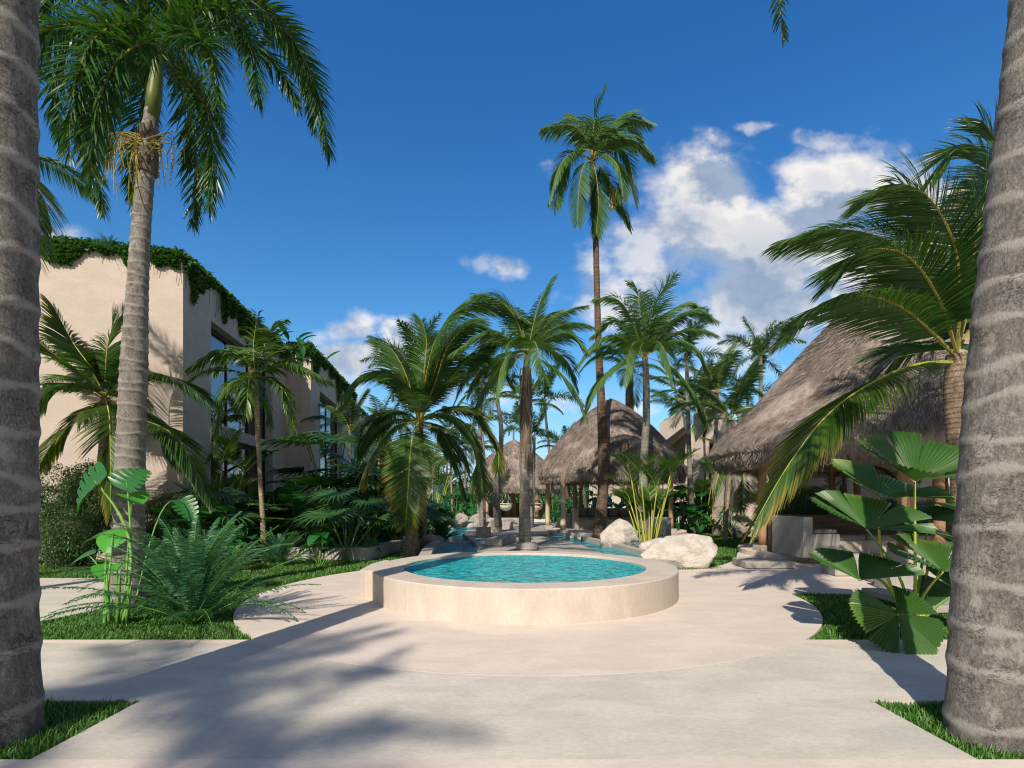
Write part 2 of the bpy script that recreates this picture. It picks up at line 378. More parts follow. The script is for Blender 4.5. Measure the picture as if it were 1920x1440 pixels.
# ------------------------------------------------------------------ plant builders
def frond_into(mb, pts, n=46, ll=.5, lw=.03, pet=.15, grav=.16, plume=0.0, vee=.25, wind=(0, 0, 0), rr=.02, seed=0, tipfold=.55, ang0=64, ang1=32, lenbase=.55, segs=4, up=None, turn=1.0):
    rnd = random.Random(seed)
    P, L = spline(pts, 26); K = len(P)
    mb.tube(P[::2] + [P[-1]], [max(.003, rr * (1 - .85 * i / (K // 2))) for i in range(len(P[::2]) + 1)], 5, m=1, cap=False)
    wv = Vector(wind); upv = Vector(up) if up else Vector((0, 0, 1))
    prof = [.45, 1, .9, .55, .04] if segs == 4 else [.6, 1, .04]
    for i in range(n):
        for sd in (-1, 1):
            t = pet + (1 - pet) * (i + rnd.random() * .6) / n; t = min(t, .995)
            q = t * (K - 1); j = min(int(q), K - 2); p = P[j].lerp(P[j + 1], q - j); T = (P[j + 1] - P[j]).normalized()
            Sd = T.cross(upv)
            if Sd.length < .15: Sd = T.cross(Vector((0.3, 1, 0)))
            Sd.normalize(); N = Sd.cross(T).normalized()
            tt = (t - pet) / (1 - pet)
            a = math.radians(ang0 + (ang1 - ang0) * tt); 
            ph = rnd.uniform(-plume, plume) + vee
            side = (Sd * sd * math.cos(ph) + N * math.sin(ph))
            d = (side * math.sin(a) + T * math.cos(a)).normalized()
            prl = min(1, lenbase + (1 - lenbase) * tt / .25) * (1 - .62 * max(0, (tt - .45) / .55) ** 1.6)
            l = ll * prl * rnd.uniform(.86, 1.08); seg = l / segs
            V = []; tv = []; pos = p.copy()
            g = grav * rnd.uniform(.7, 1.4); tw = rnd.uniform(.25, 1.05) * (1 if N.z >= 0 else -1) * turn
            for k in range(segs + 1):
                wd = T - d * T.dot(d)
                wd = wd.normalized() if wd.length > .05 else N
                wd = (wd * math.cos(tw) + d.cross(wd).normalized() * math.sin(tw) * sd).normalized()
                if plume: wd = (wd + N * rnd.uniform(-.15, .15)).normalized()
                hw = lw * prof[k] * .5 * (1 - .35 * tt)
                V += [tuple(pos - wd * hw), tuple(pos + wd * hw)]; tv += [k / segs * .7 + tt * .3] * 2
                d = (d + Vector((0, 0, -g)) + wv * (k / segs + .2)).normalized(); pos = pos + d * seg
            mb.add(V, [(2 * k, 2 * k + 1, 2 * k + 3, 2 * k + 2) for k in range(segs)], tv, 0)

def frond_mesh(name, mats, e0, e1, L=2.6, side=0.0, **kw):
    pts = []; x = Vector((0, 0, 0)); n = 10; az = 0
    for i in range(n + 1):
        pts.append(x.copy()); e = math.radians(e0 + (e1 - e0) * (i / n) ** 1.1); az = side * (i / n)
        x = x + Vector((math.cos(e) * math.cos(az), math.cos(e) * math.sin(az), math.sin(e))) * (L / n)
    mb = MB(); frond_into(mb, pts, **kw); return mb.mesh(name, mats)

CLS = [(82, 45), (66, 5), (48, -35), (25, -60), (0, -78), (-35, -86)]
KW = dict(coco=dict(n=74, ll=.70, lw=.036, grav=.17, vee=.1, rr=.022, wind=(.05, .02, 0)),
          plume=dict(n=96, ll=.48, lw=.036, grav=.12, plume=1.35, vee=.1, rr=.02),
          tall=dict(n=76, ll=.70, lw=.042, grav=.2, vee=.15, rr=.02, wind=(.06, 0, 0)),
          areca=dict(n=38, ll=.56, lw=.045, grav=.2, vee=.35, rr=.014),
          young=dict(n=34, ll=.40, lw=.035, grav=.05, vee=.5, rr=.016),
          fern=dict(n=60, ll=.15, lw=.022, grav=.05, vee=.05, rr=.007, pet=.12, lenbase=.5, ang0=80, ang1=60))
LM = dict(coco=['leaf_coco', 'rachis'], plume=['leaf_plume', 'rachis'], tall=['leaf_tall', 'rachis'], areca=['leaf_areca', 'stem_yellow'],
          young=['leaf_areca', 'stem_yellow'], old=['leaf_old', 'stem_yellow'], fern=['leaf_fern', 'stem_green'])
FCACHE = {}
def fclass(kind, c, v=0):
    k = (kind, c, v)
    if k not in FCACHE:
        kw = dict(KW['coco' if kind == 'old' else kind]); kw['seed'] = c * 7 + v * 31 + 3
        FCACHE[k] = frond_mesh('frond', LM[kind], *CLS[c], side=(.35 if v else -.3), **kw)
    return FCACHE[k]

def trunk_mesh(pts, rad, spacing=.2, k=20, step=.04, amp=.05, seed=0, mat='trunk_ring', flare=0.0, wob=.01, off=(0, 0, 0), micro=0.0):
    rnd = np.random.RandomState(seed)
    n0 = 60; P, L = spline(pts, n0); n = max(8, int(L / step)); P, L = spline(pts, n)
    P = np.array([tuple(p) for p in P]) - np.array(off)
    s = np.linspace(0, L, n); R = np.interp(s / L, np.linspace(0, 1, len(rad)), rad)
    R = R * (1 + flare * np.exp(-s / .25))
    th = np.linspace(0, 2 * math.pi, k, endpoint=False)
    # ring positions with uneven spacing
    rp = []; x = rnd.uniform(0, spacing)
    while x < L + spacing: rp.append(x); x += spacing * rnd.uniform(.75, 1.3)
    rp = np.array(rp); ph = rnd.uniform(0, 6.28, len(rp)); am = rnd.uniform(.05, .18, len(rp)) * spacing
    SS, TH = np.meshgrid(s, th, indexing='ij')
    band = np.zeros_like(SS); bulge = np.zeros_like(SS)
    for q in range(len(rp)):
        c = rp[q] + am[q] * np.sin(TH + ph[q]) + am[q] * .35 * np.sin(3 * TH + ph[q] * 2)
        d = (SS - c) / spacing
        band = np.maximum(band, np.exp(-(np.abs(d) / (.12 + .04 * np.sin(5 * TH + q * 2.1))) ** 2.4)); bulge += np.exp(-(d / .16) ** 2) + .45 * np.exp(-((d - .3) / .3) ** 2)
    ns = np.sin(TH * 3 + SS * 2.1 + seed) * .4 + np.sin(TH * 2 - SS * 3.3) * .4 + np.sin(TH * 5 + SS * 9) * .2
    RR = R[:, None] * (1 + amp * bulge + wob * ns)
    if micro: RR = RR * (1 + micro * rnd.normal(0, 1, SS.shape))
    T = np.gradient(P, axis=0); T /= np.linalg.norm(T, axis=1)[:, None]
    A = np.cross(T, np.array([0, 1, 0.0])); A /= np.linalg.norm(A, axis=1)[:, None]; B = np.cross(T, A)
    V = P[:, None, :] + RR[:, :, None] * (A[:, None, :] * np.cos(TH)[:, :, None] + B[:, None, :] * np.sin(TH)[:, :, None])
    i = np.arange(n - 1)[:, None] * k; j = np.arange(k)[None, :]; j2 = (j + 1) % k
    FA = np.stack([i + j, i + j2, i + k + j2, i + k + j], -1).reshape(-1, 4)
    mb = MB(); mb.addnp(V.reshape(-1, 3), FA, band.ravel(), 0)
    mb.add(V[-1], [tuple(range(k))])
    return mb.mesh('trunk', mat, smooth=True)

def palm(name, label, Y, tr, crown, kind, fronds=(), rand=0, fs=1.0, mat='trunk_ring', spacing=.16, group=None, seed=1, tkw=None, fkw=None, classes=(0, 1, 1, 2, 2, 3, 3, 4), shaft=None, base_z=None, cat='palm tree', k=20, fibre=None, fruit=None):
    """tr: [(px, py, radius_m), ...] from the ground up; crown (px, py); fronds: [( [(px, py, dY)...], kind )]"""
    rnd = random.Random(seed)
    B = W(tr[0][0], tr[0][1], Y)
    if base_z is not None: B.z = base_z
    o = thing(name, label, cat, B, group=group)
    C = W(crown[0], crown[1], Y)
    pts = [W(a, b, Y) for a, b, r in tr]; pts[0] = B - Vector((0, 0, .05)); pts.append(C)
    kw = dict(spacing=spacing, seed=seed, mat=mat, k=k, off=B); kw.update(tkw or {})
    obj('trunk', trunk_mesh(pts, [r for a, b, r in tr] + [tr[-1][2] * (.45 if shaft else .8)], **kw), o)
    Cl = C - B
    for fi, (fp, fk) in enumerate(fronds):
        P = [W(a, b, Y + d) - B for a, b, d in fp]
        mb = MB(); ex = {}
        if isinstance(fk, tuple): fk, ex = fk
        q = dict(KW['coco' if fk == 'old' else fk]); q['seed'] = seed * 50 + fi; q.update(fkw or {}); q.update(ex)
        LL = sum((P[i + 1] - P[i]).length for i in range(len(P) - 1)); q['n'] = int(q['n'] * max(.6, LL / 2.6))
        frond_into(mb, P, **q); mb.build('frond', LM[fk], o, local=True)
    for i in range(rand):
        c = classes[i % len(classes)]; me = fclass(kind, c, i % 2)
        az = i * 2.39996 + rnd.uniform(-.3, .3)
        obj('frond', me, o, Cl - Vector((0, 0, .03 * c)), (0, 0, az), fs * rnd.uniform(.85, 1.12))
    if shaft:
        mb = MB(); a = W(shaft[0], shaft[1], Y); r0 = shaft[2]
        mb.tube([a, a.lerp(C, .35), a.lerp(C, .8), C + Vector((0, 0, .05))], [r0, r0 * 1.12, r0 * .8, r0 * .5], 14)
        mb.build('crownshaft', 'crownshaft', o, smooth=True)
    return o, B, C

# ------------------------------------------------------------------ leaf helpers
def leafcloud(mb, P, size, hang=0.3, aspect=.5, seed=0, out=None, m=0, jitter=.35):
    r = np.random.RandomState(seed); n = len(P); P = np.asarray(P, float)
    d = r.normal(0, 1, (n, 3)); d /= np.linalg.norm(d, axis=1)[:, None]
    if out is not None: d = d * .8 + out
    d[:, 2] -= hang; d /= np.linalg.norm(d, axis=1)[:, None]
    q = r.normal(0, 1, (n, 3)); wv = np.cross(d, q); wv /= np.linalg.norm(wv, axis=1)[:, None]; nn = np.cross(wv, d)
    s = size * (1 + r.uniform(-jitter, jitter, n))[:, None]
    V = np.stack([P, P + d * s * .45 + wv * s * aspect * .5 + nn * s * .1, P + d * s + nn * s * -.08, P + d * s * .45 - wv * s * aspect * .5 + nn * s * .1], 1)
    i = np.arange(n)[:, None] * 4
    FA = np.concatenate([i + np.array([[0, 1, 2]]), i + np.array([[0, 2, 3]])], 0)
    t = np.tile([0, .5, 1, .5], n)
    mb.addnp(V.reshape(-1, 3), FA, t, m)

def blade(mb, base, d, up, L, Wd, prof, curl=.5, fold=.25, petiole=0, m=0, rip=0.0, seed=0, back=0.0):
    """a leaf blade as a strip left-mid-right, bending down by curl (radians over its length)"""
    rnd = random.Random(seed); d = Vector(d).normalized(); up = Vector(up); sd = d.cross(up).normalized(); n_ = sd.cross(d).normalized()
    n = len(prof) - 1; pos = Vector(base) - d * back * L; V = []; tv = []
    for k, pr in enumerate(prof):
        hw = Wd * pr * .5 * (1 + (rnd.uniform(-rip, rip)))
        a = pos - sd * hw + n_ * fold * hw; b = pos + sd * hw + n_ * fold * hw
        V += [tuple(a), tuple(pos.lerp(a, .5) - n_ * hw * .04), tuple(pos), tuple(pos.lerp(b, .5) - n_ * hw * .04), tuple(b)]; tv += [k / n] * 5
        rot = Matrix.Rotation(-curl / n, 3, sd); d = rot @ d; n_ = rot @ n_
        pos = pos + d * (L / n)
    mb.add(V, [(5 * k + c, 5 * k + c + 1, 5 * k + 6 + c, 5 * k + 5 + c) for k in range(n) for c in range(4)], tv, m)

P_BANANA = [.08, .6, .85, .95, 1, .98, 1, .93, .95, .85, .82, .62, .4, .05]
P_HEART = [.55, .85, .98, 1, .95, .85, .7, .5, .28, .03]
P_MONST = [.55, .85] + [a * f for a in (1.0, 1.06, 1.0, .88, .7, .48) for f in (.95, 1.0, .97, .90, .34)] + [.3, .16, .02]
P_LANCE = [.1, .5, .8, 1, .95, .8, .5, .05]
P_EAR = [.7, .95, .88, 1, .9, .98, .85, .9, .72, .7, .5, .42, .22, .04]

def fan(mb, c, normal, R, top, pleats=56, gap=(), span=330, tilt=.0, m=0, amp=.012, seed=0, edge=.06, cone=.18, droop=.0):
    """licuala leaf: a pleated disc split in wide segments; top = direction (world) of the leaf's long axis"""
    rnd = random.Random(seed); n_ = Vector(normal).normalized(); u = Vector(top); u = (u - n_ * u.dot(n_)).normalized(); v = n_.cross(u)
    a0 = math.radians(-span / 2); da = math.radians(span) / pleats; c = Vector(c)
    rings = [.03, .35, .7, 1.0]; segL = []; 
    cuts = set(gap)
    i = 0
    while i < pleats:
        j = i + 1
        while j < pleats and j not in cuts: j += 1
        rot = rnd.uniform(-.07, .10); Rs = R * rnd.uniform(.93, 1.05); V = []; tv = []; cols = (j - i) * 2 + 1
        for q in range(cols):
            ang = a0 + da * (i + q / 2) ; mid = (q / (cols - 1) - .5)
            shr = (1 - .05 * abs(mid))
            for k, rr_ in enumerate(rings):
                an = a0 + da * (i + (j - i) / 2) + (ang - (a0 + da * (i + (j - i) / 2))) * (1 - .10 * rr_ ** 2) if cuts else ang
                z = (amp * rr_ * (1 if q % 2 else -1)) + (cone + rot) * R * rr_ - droop * R * rr_ ** 2.2 * (0.4 + .6 * max(0, -math.cos(ang)) )
                er = rr_ * Rs * (1 + ((edge * rnd.uniform(-.5, .5) - (0.03 if q % 2 else -.02)) if rr_ == 1.0 else 0))
                V.append(tuple(c + u * math.cos(an) * er + v * math.sin(an) * er + n_ * z)); tv.append(rr_)
        nr = len(rings)
        mb.add(V, [(q * nr + k, q * nr + k + 1, (q + 1) * nr + k + 1, (q + 1) * nr + k) for q in range(cols - 1) for k in range(nr - 1)], tv, m)
        i = j

def fansplit(mb, c, normal, R, top, n=34, span=300, m=0, seed=0, join=.45, droop=.35, lw=.05):
    """livistona leaf: narrow segments, joined near the centre, tips hanging"""
    rnd = random.Random(seed); n_ = Vector(normal).normalized(); u = Vector(top); u = (u - n_ * u.dot(n_)).normalized(); v = n_.cross(u); c = Vector(c)
    for i in range(n):
        an = math.radians(-span / 2 + span * (i + .5) / n) + rnd.uniform(-.02, .02); d = u * math.cos(an) + v * math.sin(an)
        wv = (-u * math.sin(an) + v * math.cos(an)); wv = (wv + n_ * (.5 if i % 2 else -.5) * .6).normalized()
        L = R * (1 - .25 * (abs(an) / math.radians(span / 2)) ** 2) * rnd.uniform(.92, 1.05); pos = c.copy(); V = []; tv = []
        dd = (d + n_ * .12).normalized(); wj = 2 * math.sin(math.radians(span / n / 2)) * join * R
        prof = [.04, .5 * wj * 2 / (wj + 1e-6) * .5, 1, .8, .5, .05]
        for k in range(6):
            hw = (wj if k <= 2 else wj) * (.02, .5, 1, .75, .4, .03)[k] * .52
            V += [tuple(pos - wv * hw), tuple(pos + wv * hw)]; tv += [k / 5] * 2
            pos = pos + dd * (L * (.22, .23, .2, .18, .17, 0)[k])
            if k >= 1: dd = (dd + Vector((0, 0, -droop * (.3 if k < 2 else 1) * rnd.uniform(.6, 1.3)))).normalized()
        mb.add(V, [(2 * k, 2 * k + 1, 2 * k + 3, 2 * k + 2) for k in range(5)], tv, m)

def arc(a, b, sag=.2, n=8, side=(0, 0, 1)):
    a, b = Vector(a), Vector(b); L = (b - a).length; s_ = Vector(side)
    return [a.lerp(b, i / n) + s_ * sag * L * math.sin(math.pi * i / n) for i in range(n + 1)]

# ------------------------------------------------------------------ ground and paving
def slab(name, poly, z, mat, th=.06, kind='structure', holes=None):
    mb = MB(); mb.prism(poly, z - th, z); o = mb.build(name, mat); setp(o, kind=kind); return o

mb = MB(); R_ = 900
# base ground, finely divided near the camera
mb.add([(-R_, -R_, -.04), (R_, -R_, -.04), (R_, R_, -.04), (-R_, R_, -.04)], [(0, 1, 2, 3)]); setp(mb.build('ground', 'soil'), kind='structure')
DC = (0.22, 9.45); DR = 4.66
circ = lambda c, r, n=96, a0=0, a1=2 * math.pi: [(c[0] + r * math.cos(a0 + (a1 - a0) * i / n), c[1] + r * math.sin(a0 + (a1 - a0) * i / n)) for i in range(n)]
slab('path', [(-3.0, 3.23), (2.9, 3.23), (2.9, 4.2), (24, 4.2), (24, 5.93), (-24, 5.93), (-24, 4.2), (-3.0, 4.2)], 0.0, 'paving')
slab('pavement', [(-24, -12), (24, -12), (24, 3.23), (-24, 3.23)], 0.004, 'paving_pink')
slab('pavement', [(-24, 5.93), (24, 5.93), (24, 6.06), (-24, 6.06)], 0.001, 'paving_pink')
slab('plaza', circ(DC, DR, 128), 0.002, 'paving_pink')
slab('path', [(-24, 6.5), (-7.2, 6.5), (-6.35, 7.0), (-6.15, 7.8), (-6.35, 8.6), (-7.2, 9.9), (-8.4, 11.0), (-24, 11.0)], 0.0, 'paving')
RP = [(3.6, 9.15), (6.9, 9.05), (24, 9.05), (24, 20), (13.5, 20.3), (10.5, 19.6), (8.6, 18.6), (7.2, 16.6), (6.2, 14.4), (5.3, 13.2), (3.6, 12.2)]
slab('plaza', RP, 0.001, 'paving_pink')

# grass: bladed patches of each lawn, one object of stuff
LAWNS = [[(-7, 3.24), (-3.0, 3.24), (-3.0, 4.2), (-7, 4.2)], [(2.9, 3.24), (7, 3.24), (7, 4.2), (2.9, 4.2)],
         [(-7.2, 6.06), (-2.2, 6.06), (2, 14.5), (-2.6, 22), (-5.5, 24), (-9.4, 15), (-14, 14.6), (-14, 11), (-8.4, 11.0), (-7.2, 9.9), (-6.35, 8.6), (-6.15, 7.8), (-6.35, 7.0), (-7.2, 6.5)],
         [(2.5, 6.06), (6.9, 6.06), (7.3, 7.6), (6.9, 9.05), (3.6, 9.15)],
         [(3.2, 12.5), (4.2, 12.25), (5.1, 12.6), (5.25, 13.2), (4.4, 14), (2.9, 19.5), (5.4, 19.8), (7.3, 17), (6.2, 14.4), (5.3, 13.3), (4.6, 13.9)],
         [(6.2, 14.9), (7.2, 16.9), (8.6, 18.9), (10.5, 19.9), (13.5, 20.6), (18, 20.4), (18, 27), (6.5, 26), (5.8, 19)]]
def grass():
    rs = np.random.RandomState(5); V = []; tot = 0
    for li, poly in enumerate(LAWNS):
        x0, y0 = np.min(poly, 0); x1, y1 = np.max(poly, 0)
        N = int((x1 - x0) * (y1 - y0) * 5200); P = np.column_stack([rs.uniform(x0, x1, N), rs.uniform(y0, y1, N)])
        P = P[inpoly(P, poly)]
        keep = rs.uniform(0, 1, len(P)) < np.clip((4.4 / P[:, 1]) ** 1.45, .035, 1); P = P[keep]
        dd = np.hypot(P[:, 0] - DC[0], P[:, 1] - DC[1]); P = P[dd > DR + .01]
        vis = np.abs(P[:, 0] / P[:, 1]) < 1.05; P = P[vis]
        if li == 4: pass
        V.append(P)
    P = np.concatenate(V); n = len(P); sc = np.clip((P[:, 1] / 4.2) ** .62, 1, 2.6)
    cl = .75 + .5 * np.array([mn.noise(Vector((x * 1.7, y * 1.7, 0))) for x, y in P]) 
    h = rs.uniform(.035, .085, n) * (1 + .25 * (sc - 1)) * np.clip(cl, .5, 1.2); w_ = rs.uniform(.0035, .006, n) * sc; an = rs.uniform(0, 6.283, n)
    a2 = an + rs.uniform(.8, 2.2, n); lean = rs.uniform(.1, .9, n) * h
    B = np.column_stack([P, np.full(n, -.035)]); wd = np.column_stack([np.cos(an), np.sin(an), 0 * an]) * w_[:, None]
    ld = np.column_stack([np.cos(a2), np.sin(a2), 0 * an]); mid = B + ld * lean[:, None] * .3 + np.array([0, 0, 1]) * h[:, None] * .6
    tip = B + ld * lean[:, None] + np.array([0, 0, 1]) * h[:, None]
    VV = np.stack([B - wd, B + wd, mid + wd * .8, mid - wd * .8, tip], 1).reshape(-1, 3); i = np.arange(n)[:, None] * 5
    mb = MB(); F4 = i + np.array([[0, 1, 2, 3]]); F3 = i + np.array([[3, 2, 4]])
    mb.v.append(VV); mb.t.append(np.tile([0, 0, .6, .6, 1], n)); mb.f.extend(map(tuple, F4.tolist())); mb.f.extend(map(tuple, F3.tolist())); mb.m = [0] * (2 * n); mb.n = 5 * n
    o = mb.build('grass', 'grass'); setp(o, 'short bright green turf filling the lawns beside the pale paving', 'grass', kind='stuff'); print('grass blades', n)
grass()

# ------------------------------------------------------------------ round pool
def ringwall(mb, c, ro, ri, z0, z1, n=160, bev=.015):
    prof = [(ro, z0), (ro, z1 - bev), (ro - bev, z1), (ri + bev, z1), (ri, z1 - bev), (ri, z0)]
    V = []; k = len(prof)
    for i in range(n):
        a = 2 * math.pi * i / n
        for r, z in prof: V.append((c[0] + r * math.cos(a), c[1] + r * math.sin(a), z))
    mb.add(V, [(i * k + j, ((i + 1) % n) * k + j, ((i + 1) % n) * k + j + 1, i * k + j + 1) for i in range(n) for j in range(k - 1)])
PZ = .47; PC = (0.22, 9.47)
pool = thing('round_pool', 'raised round plunge pool of beige plaster with turquoise water', 'pool', (PC[0], PC[1], 0))
mb = MB(); ringwall(mb, PC, 2.68, 2.15, -.02, PZ); mb.build('pool_wall', 'pool_plaster', pool)
mb = MB(); mb.prism([(-2.60, 9.62), (-2.56, 8.75), (-2.44, 8.62), (-2.20, 8.62), (-2.20, 9.9), (-2.5, 10.3)], -.02, PZ - .003); mb.build('spout_block', 'pool_plaster', pool, bevel=.012)
mb = MB(); V = circ(PC, 2.16, 96); mb.add([(x, y, -.35) for x, y in V], [tuple(range(96))])
mb.add([(x, y, z) for z in (-.35, PZ - .06) for x, y in circ(PC, 2.147, 96)], [(i, (i + 1) % 96, 96 + (i + 1) % 96, 96 + i) for i in range(96)])
mb.build('basin', 'basin', pool)
mb = MB(); mb.add([(x, y, PZ - .05) for x, y in circ(PC, 2.152, 96)], [tuple(range(96))]); mb.build('pool_water', 'water', pool)

# ------------------------------------------------------------------ lazy river, deck, curbs
DZ, WZ = .24, .12
def PX(px, py, z): return G(px, py, z)
deck_pts = [PX(1150, 1047, DZ), PX(1090, 1021, DZ), PX(1040, 1009, DZ), PX(1004, 1004, DZ), PX(1030, 1000, DZ), PX(1035, 990, DZ), PX(1080, 984, DZ), PX(1100, 978, DZ),
            PX(905, 979, DZ), PX(895, 988, DZ), PX(876, 994, DZ), PX(868, 1001, DZ), PX(880, 1010, DZ), PX(898, 1024, DZ), PX(896, 1032, DZ), PX(885, 1045, DZ)]
slab('deck', deck_pts, DZ, 'deck', .3)
slab('ground', [(-4.2, 13), (5.0, 12.4), (5.5, 20), (4, 60), (-8, 60), (-5.6, 24)], -.03, 'basin_pale', .005)
# left and right water sheets
wl = [PX(905, 979, WZ), PX(860, 984, WZ), PX(826, 992, WZ), PX(815, 999, WZ), PX(828, 1008, WZ), PX(812, 1022, WZ), PX(800, 1046, WZ), PX(960, 1046, WZ), PX(960, 979, WZ)]
wr = [PX(960, 1046, WZ), PX(1255, 1046, WZ), PX(1190, 1029, WZ), PX(1100, 1013, WZ), PX(1040, 1003, WZ), PX(1037, 986, WZ), PX(990, 986, WZ), PX(960, 1000, WZ)]
mb = MB(); mb.add([(x, y, WZ) for x, y in wl], [tuple(range(len(wl)))[::-1]]); mb.add([(x, y, WZ) for x, y in wr], [tuple(range(len(wr)))[::-1]])
setp(mb.build('water', 'water_far'), kind='structure')
def curb(name, pxs, z, wd=.28, z0=-.1, mat='concrete', label=None):
    c, _ = spline([(*PX(a, b, z), z) for a, b in pxs], 40); mb = MB(); V = []
    for i, p in enumerate(c):
        d = (c[min(i + 1, 39)] - c[max(i - 1, 0)]).normalized(); s_ = Vector((d.y, -d.x, 0)) * wd / 2
        V += [(p.x - s_.x, p.y - s_.y, z0), (p.x - s_.x, p.y - s_.y, z), (p.x + s_.x, p.y + s_.y, z), (p.x + s_.x, p.y + s_.y, z0)]
    mb.add(V, [(4 * i + j, 4 * i + j + 1, 4 * i + 5 + j, 4 * i + 4 + j) for i in range(39) for j in range(3)] + [(0, 1, 2, 3), (159, 158, 157, 156)])
    o = mb.build(name, mat); setp(o, label, 'kerb' if label else None); return o
curb('pool_kerb', [(905, 977), (860, 982), (822, 990), (810, 999), (824, 1009), (806, 1024), (792, 1050)], .28, .3, label='curved beige kerb along the left bank of the winding pool')
curb('pool_kerb', [(1232, 1040), (1195, 1029), (1150, 1018), (1095, 1006)], .26, .26, label='straight beige kerb along the right bank of the winding pool')
mb = MB(); a = PX(822, 1014, .2); b = PX(892, 1013, .2)
for i in range(14):
    x = a[0] + (b[0] - a[0]) * i / 14; x2 = a[0] + (b[0] - a[0]) * (i + .93) / 14; mb.box(x, x2, a[1] - .12, a[1] + .14 + .03 * (i % 3), -.1, .15 + .02 * (i % 2))
setp(mb.build('weir', 'concrete', bevel=.02), 'low dark stone weir crossing the left arm of the winding pool', 'weir')

# blocks on the deck: planters and benches
def block(name, label, poly, z0, z1, mat='concrete', cat='planter', group=None, bev=.015):
    cx = sum(p[0] for p in poly) / len(poly); cy = sum(p[1] for p in poly) / len(poly)
    mb = MB(); mb.prism(poly, z0, z1); o = mb.build(name, mat, bevel=bev); return setp(o, label, cat, group)
def rect(cx, cy, w_, d_, a=0.0):
    ca, sa = math.cos(a), math.sin(a); return [(cx + x * ca - y * sa, cy + x * sa + y * ca) for x, y in ((-w_ / 2, -d_ / 2), (w_ / 2, -d_ / 2), (w_ / 2, d_ / 2), (-w_ / 2, d_ / 2))]
block('planter_block', 'low square concrete block at the foot of the ringed palm behind the round pool', rect(.42, 15.2, .62, .62), DZ + .004, .42)
block('planter_block', 'slanted long concrete block lying on the deck left of the ringed palm', rect(-.35, 17.2, .55, 1.9, -.25), DZ + .004, .46)
block('planter_block', 'small pale cube planter on the deck at the foot of the leaning thin palms', rect(-1.12, 20.6, .55, .5), DZ + .004, .62)
block('bench', 'low pale concrete bench on the deck before the far thatched hut', rect(-.72, 26.5, 1.5, .55, .1), DZ + .004, .62, cat='bench')
block('bench', 'long pale bench edge in front of the far hut with hanging chairs', rect(-.7, 33, 3.4, .6), DZ + .004, .62, cat='bench')

# sunken planter pool on the left among the plants
pl = thing('planter_pool', 'low concrete trough pool half hidden by fan palms on the left lawn', 'pool', (-5.0, 15.6, 0))
A_, B_, C_, D_ = Vector((-6.9, 14.45)), Vector((-3.95, 14.45)), Vector((-3.5, 19.2)), Vector((-6.6, 19.2))
inn = lambda v, k: (Vector((-5.2, 16.8)) + (v - Vector((-5.2, 16.8))) * k)
o4 = [A_, B_, C_, D_]; i4 = [inn(v, .82) for v in o4]
mb = MB(); V = [(v.x, v.y, z) for z in (-.03, .34) for v in o4] + [(v.x, v.y, z) for z in (.34, -.03) for v in i4]
mb.add(V, [(k * 4 + j, k * 4 + (j + 1) % 4, (k + 1) * 4 + (j + 1) % 4, (k + 1) * 4 + j) for k in range(3) for j in range(4)]); mb.build('pool_wall', 'concrete', pl)
mb = MB(); mb.add([(v.x, v.y, .25) for v in i4], [(0, 1, 2, 3)]); mb.build('pool_water', 'water_far', pl)
mb = MB(); mb.add([(v.x, v.y, .02) for v in i4], [(0, 1, 2, 3)]); mb.build('basin', 'basin', pl)

# ------------------------------------------------------------------ left building
KB = 15 / 11.6
def wallseg(mb, a, b, z0, z1, th):
    """wall from a to b (xy), body lies to the left of a->b"""
    a, b = Vector(a), Vector(b); d = (b - a).normalized(); nrm = Vector((-d.y, d.x)) * th
    mb.prism([tuple(a), tuple(b), tuple(b + nrm), tuple(a + nrm)], z0, z1)
def window(parent, a, b, z0, z1, inset, nm, transom=None):
    """framed glazing between a and b, set back to the left of a->b"""
    a, b = Vector(a), Vector(b); d = (b - a).normalized(); nr = Vector((-d.y, d.x)); a2, b2 = a + nr * inset, b + nr * inset; L = (b - a).length
    mb = MB(); fw = .07
    for i in range(nm + 1):
        c = a2 + d * (L * i / nm); c = c + d * (fw if i == 0 else (-fw if i == nm else 0))
        mb.prism([tuple(c - d * fw / 2), tuple(c + d * fw / 2), tuple(c + d * fw / 2 + nr * .08), tuple(c - d * fw / 2 + nr * .08)], z0 + .07, z1 - .14)
    for zz, h in ((z0, .07), (z1 - .14, .14)):
        mb.prism([tuple(a2), tuple(b2), tuple(b2 + nr * .09), tuple(a2 + nr * .09)], zz, zz + h)
    f = mb.build('window', 'window_frame', parent)
    mb = MB(); g1, g2 = a2 + nr * .04, b2 + nr * .04; mb.add([(g1.x, g1.y, z0 + .05), (g2.x, g2.y, z0 + .05), (g2.x, g2.y, z1 - .05), (g1.x, g1.y, z1 - .05)], [(0, 1, 2, 3)])
    g = mb.build('pane', 'glass', f)
    g.location = (0, 0, 0)
    return f
HB = 8.6
C0 = Vector((-9.49, 15.0)); dirS = Vector((-.113, 1)).normalized()
C1 = C0 + dirS * 9.31                         # end of block one
bl = thing('building', 'two storey beige stucco building at the left with vines along its roof edge', 'building', (C0.x, C0.y, 0))
TH = .45
mb = MB()
FL = C0 + Vector((-8.0, -2.0))                # front wall runs to the left and slightly nearer
wallseg(mb, C0, FL, 0, HB, -TH)
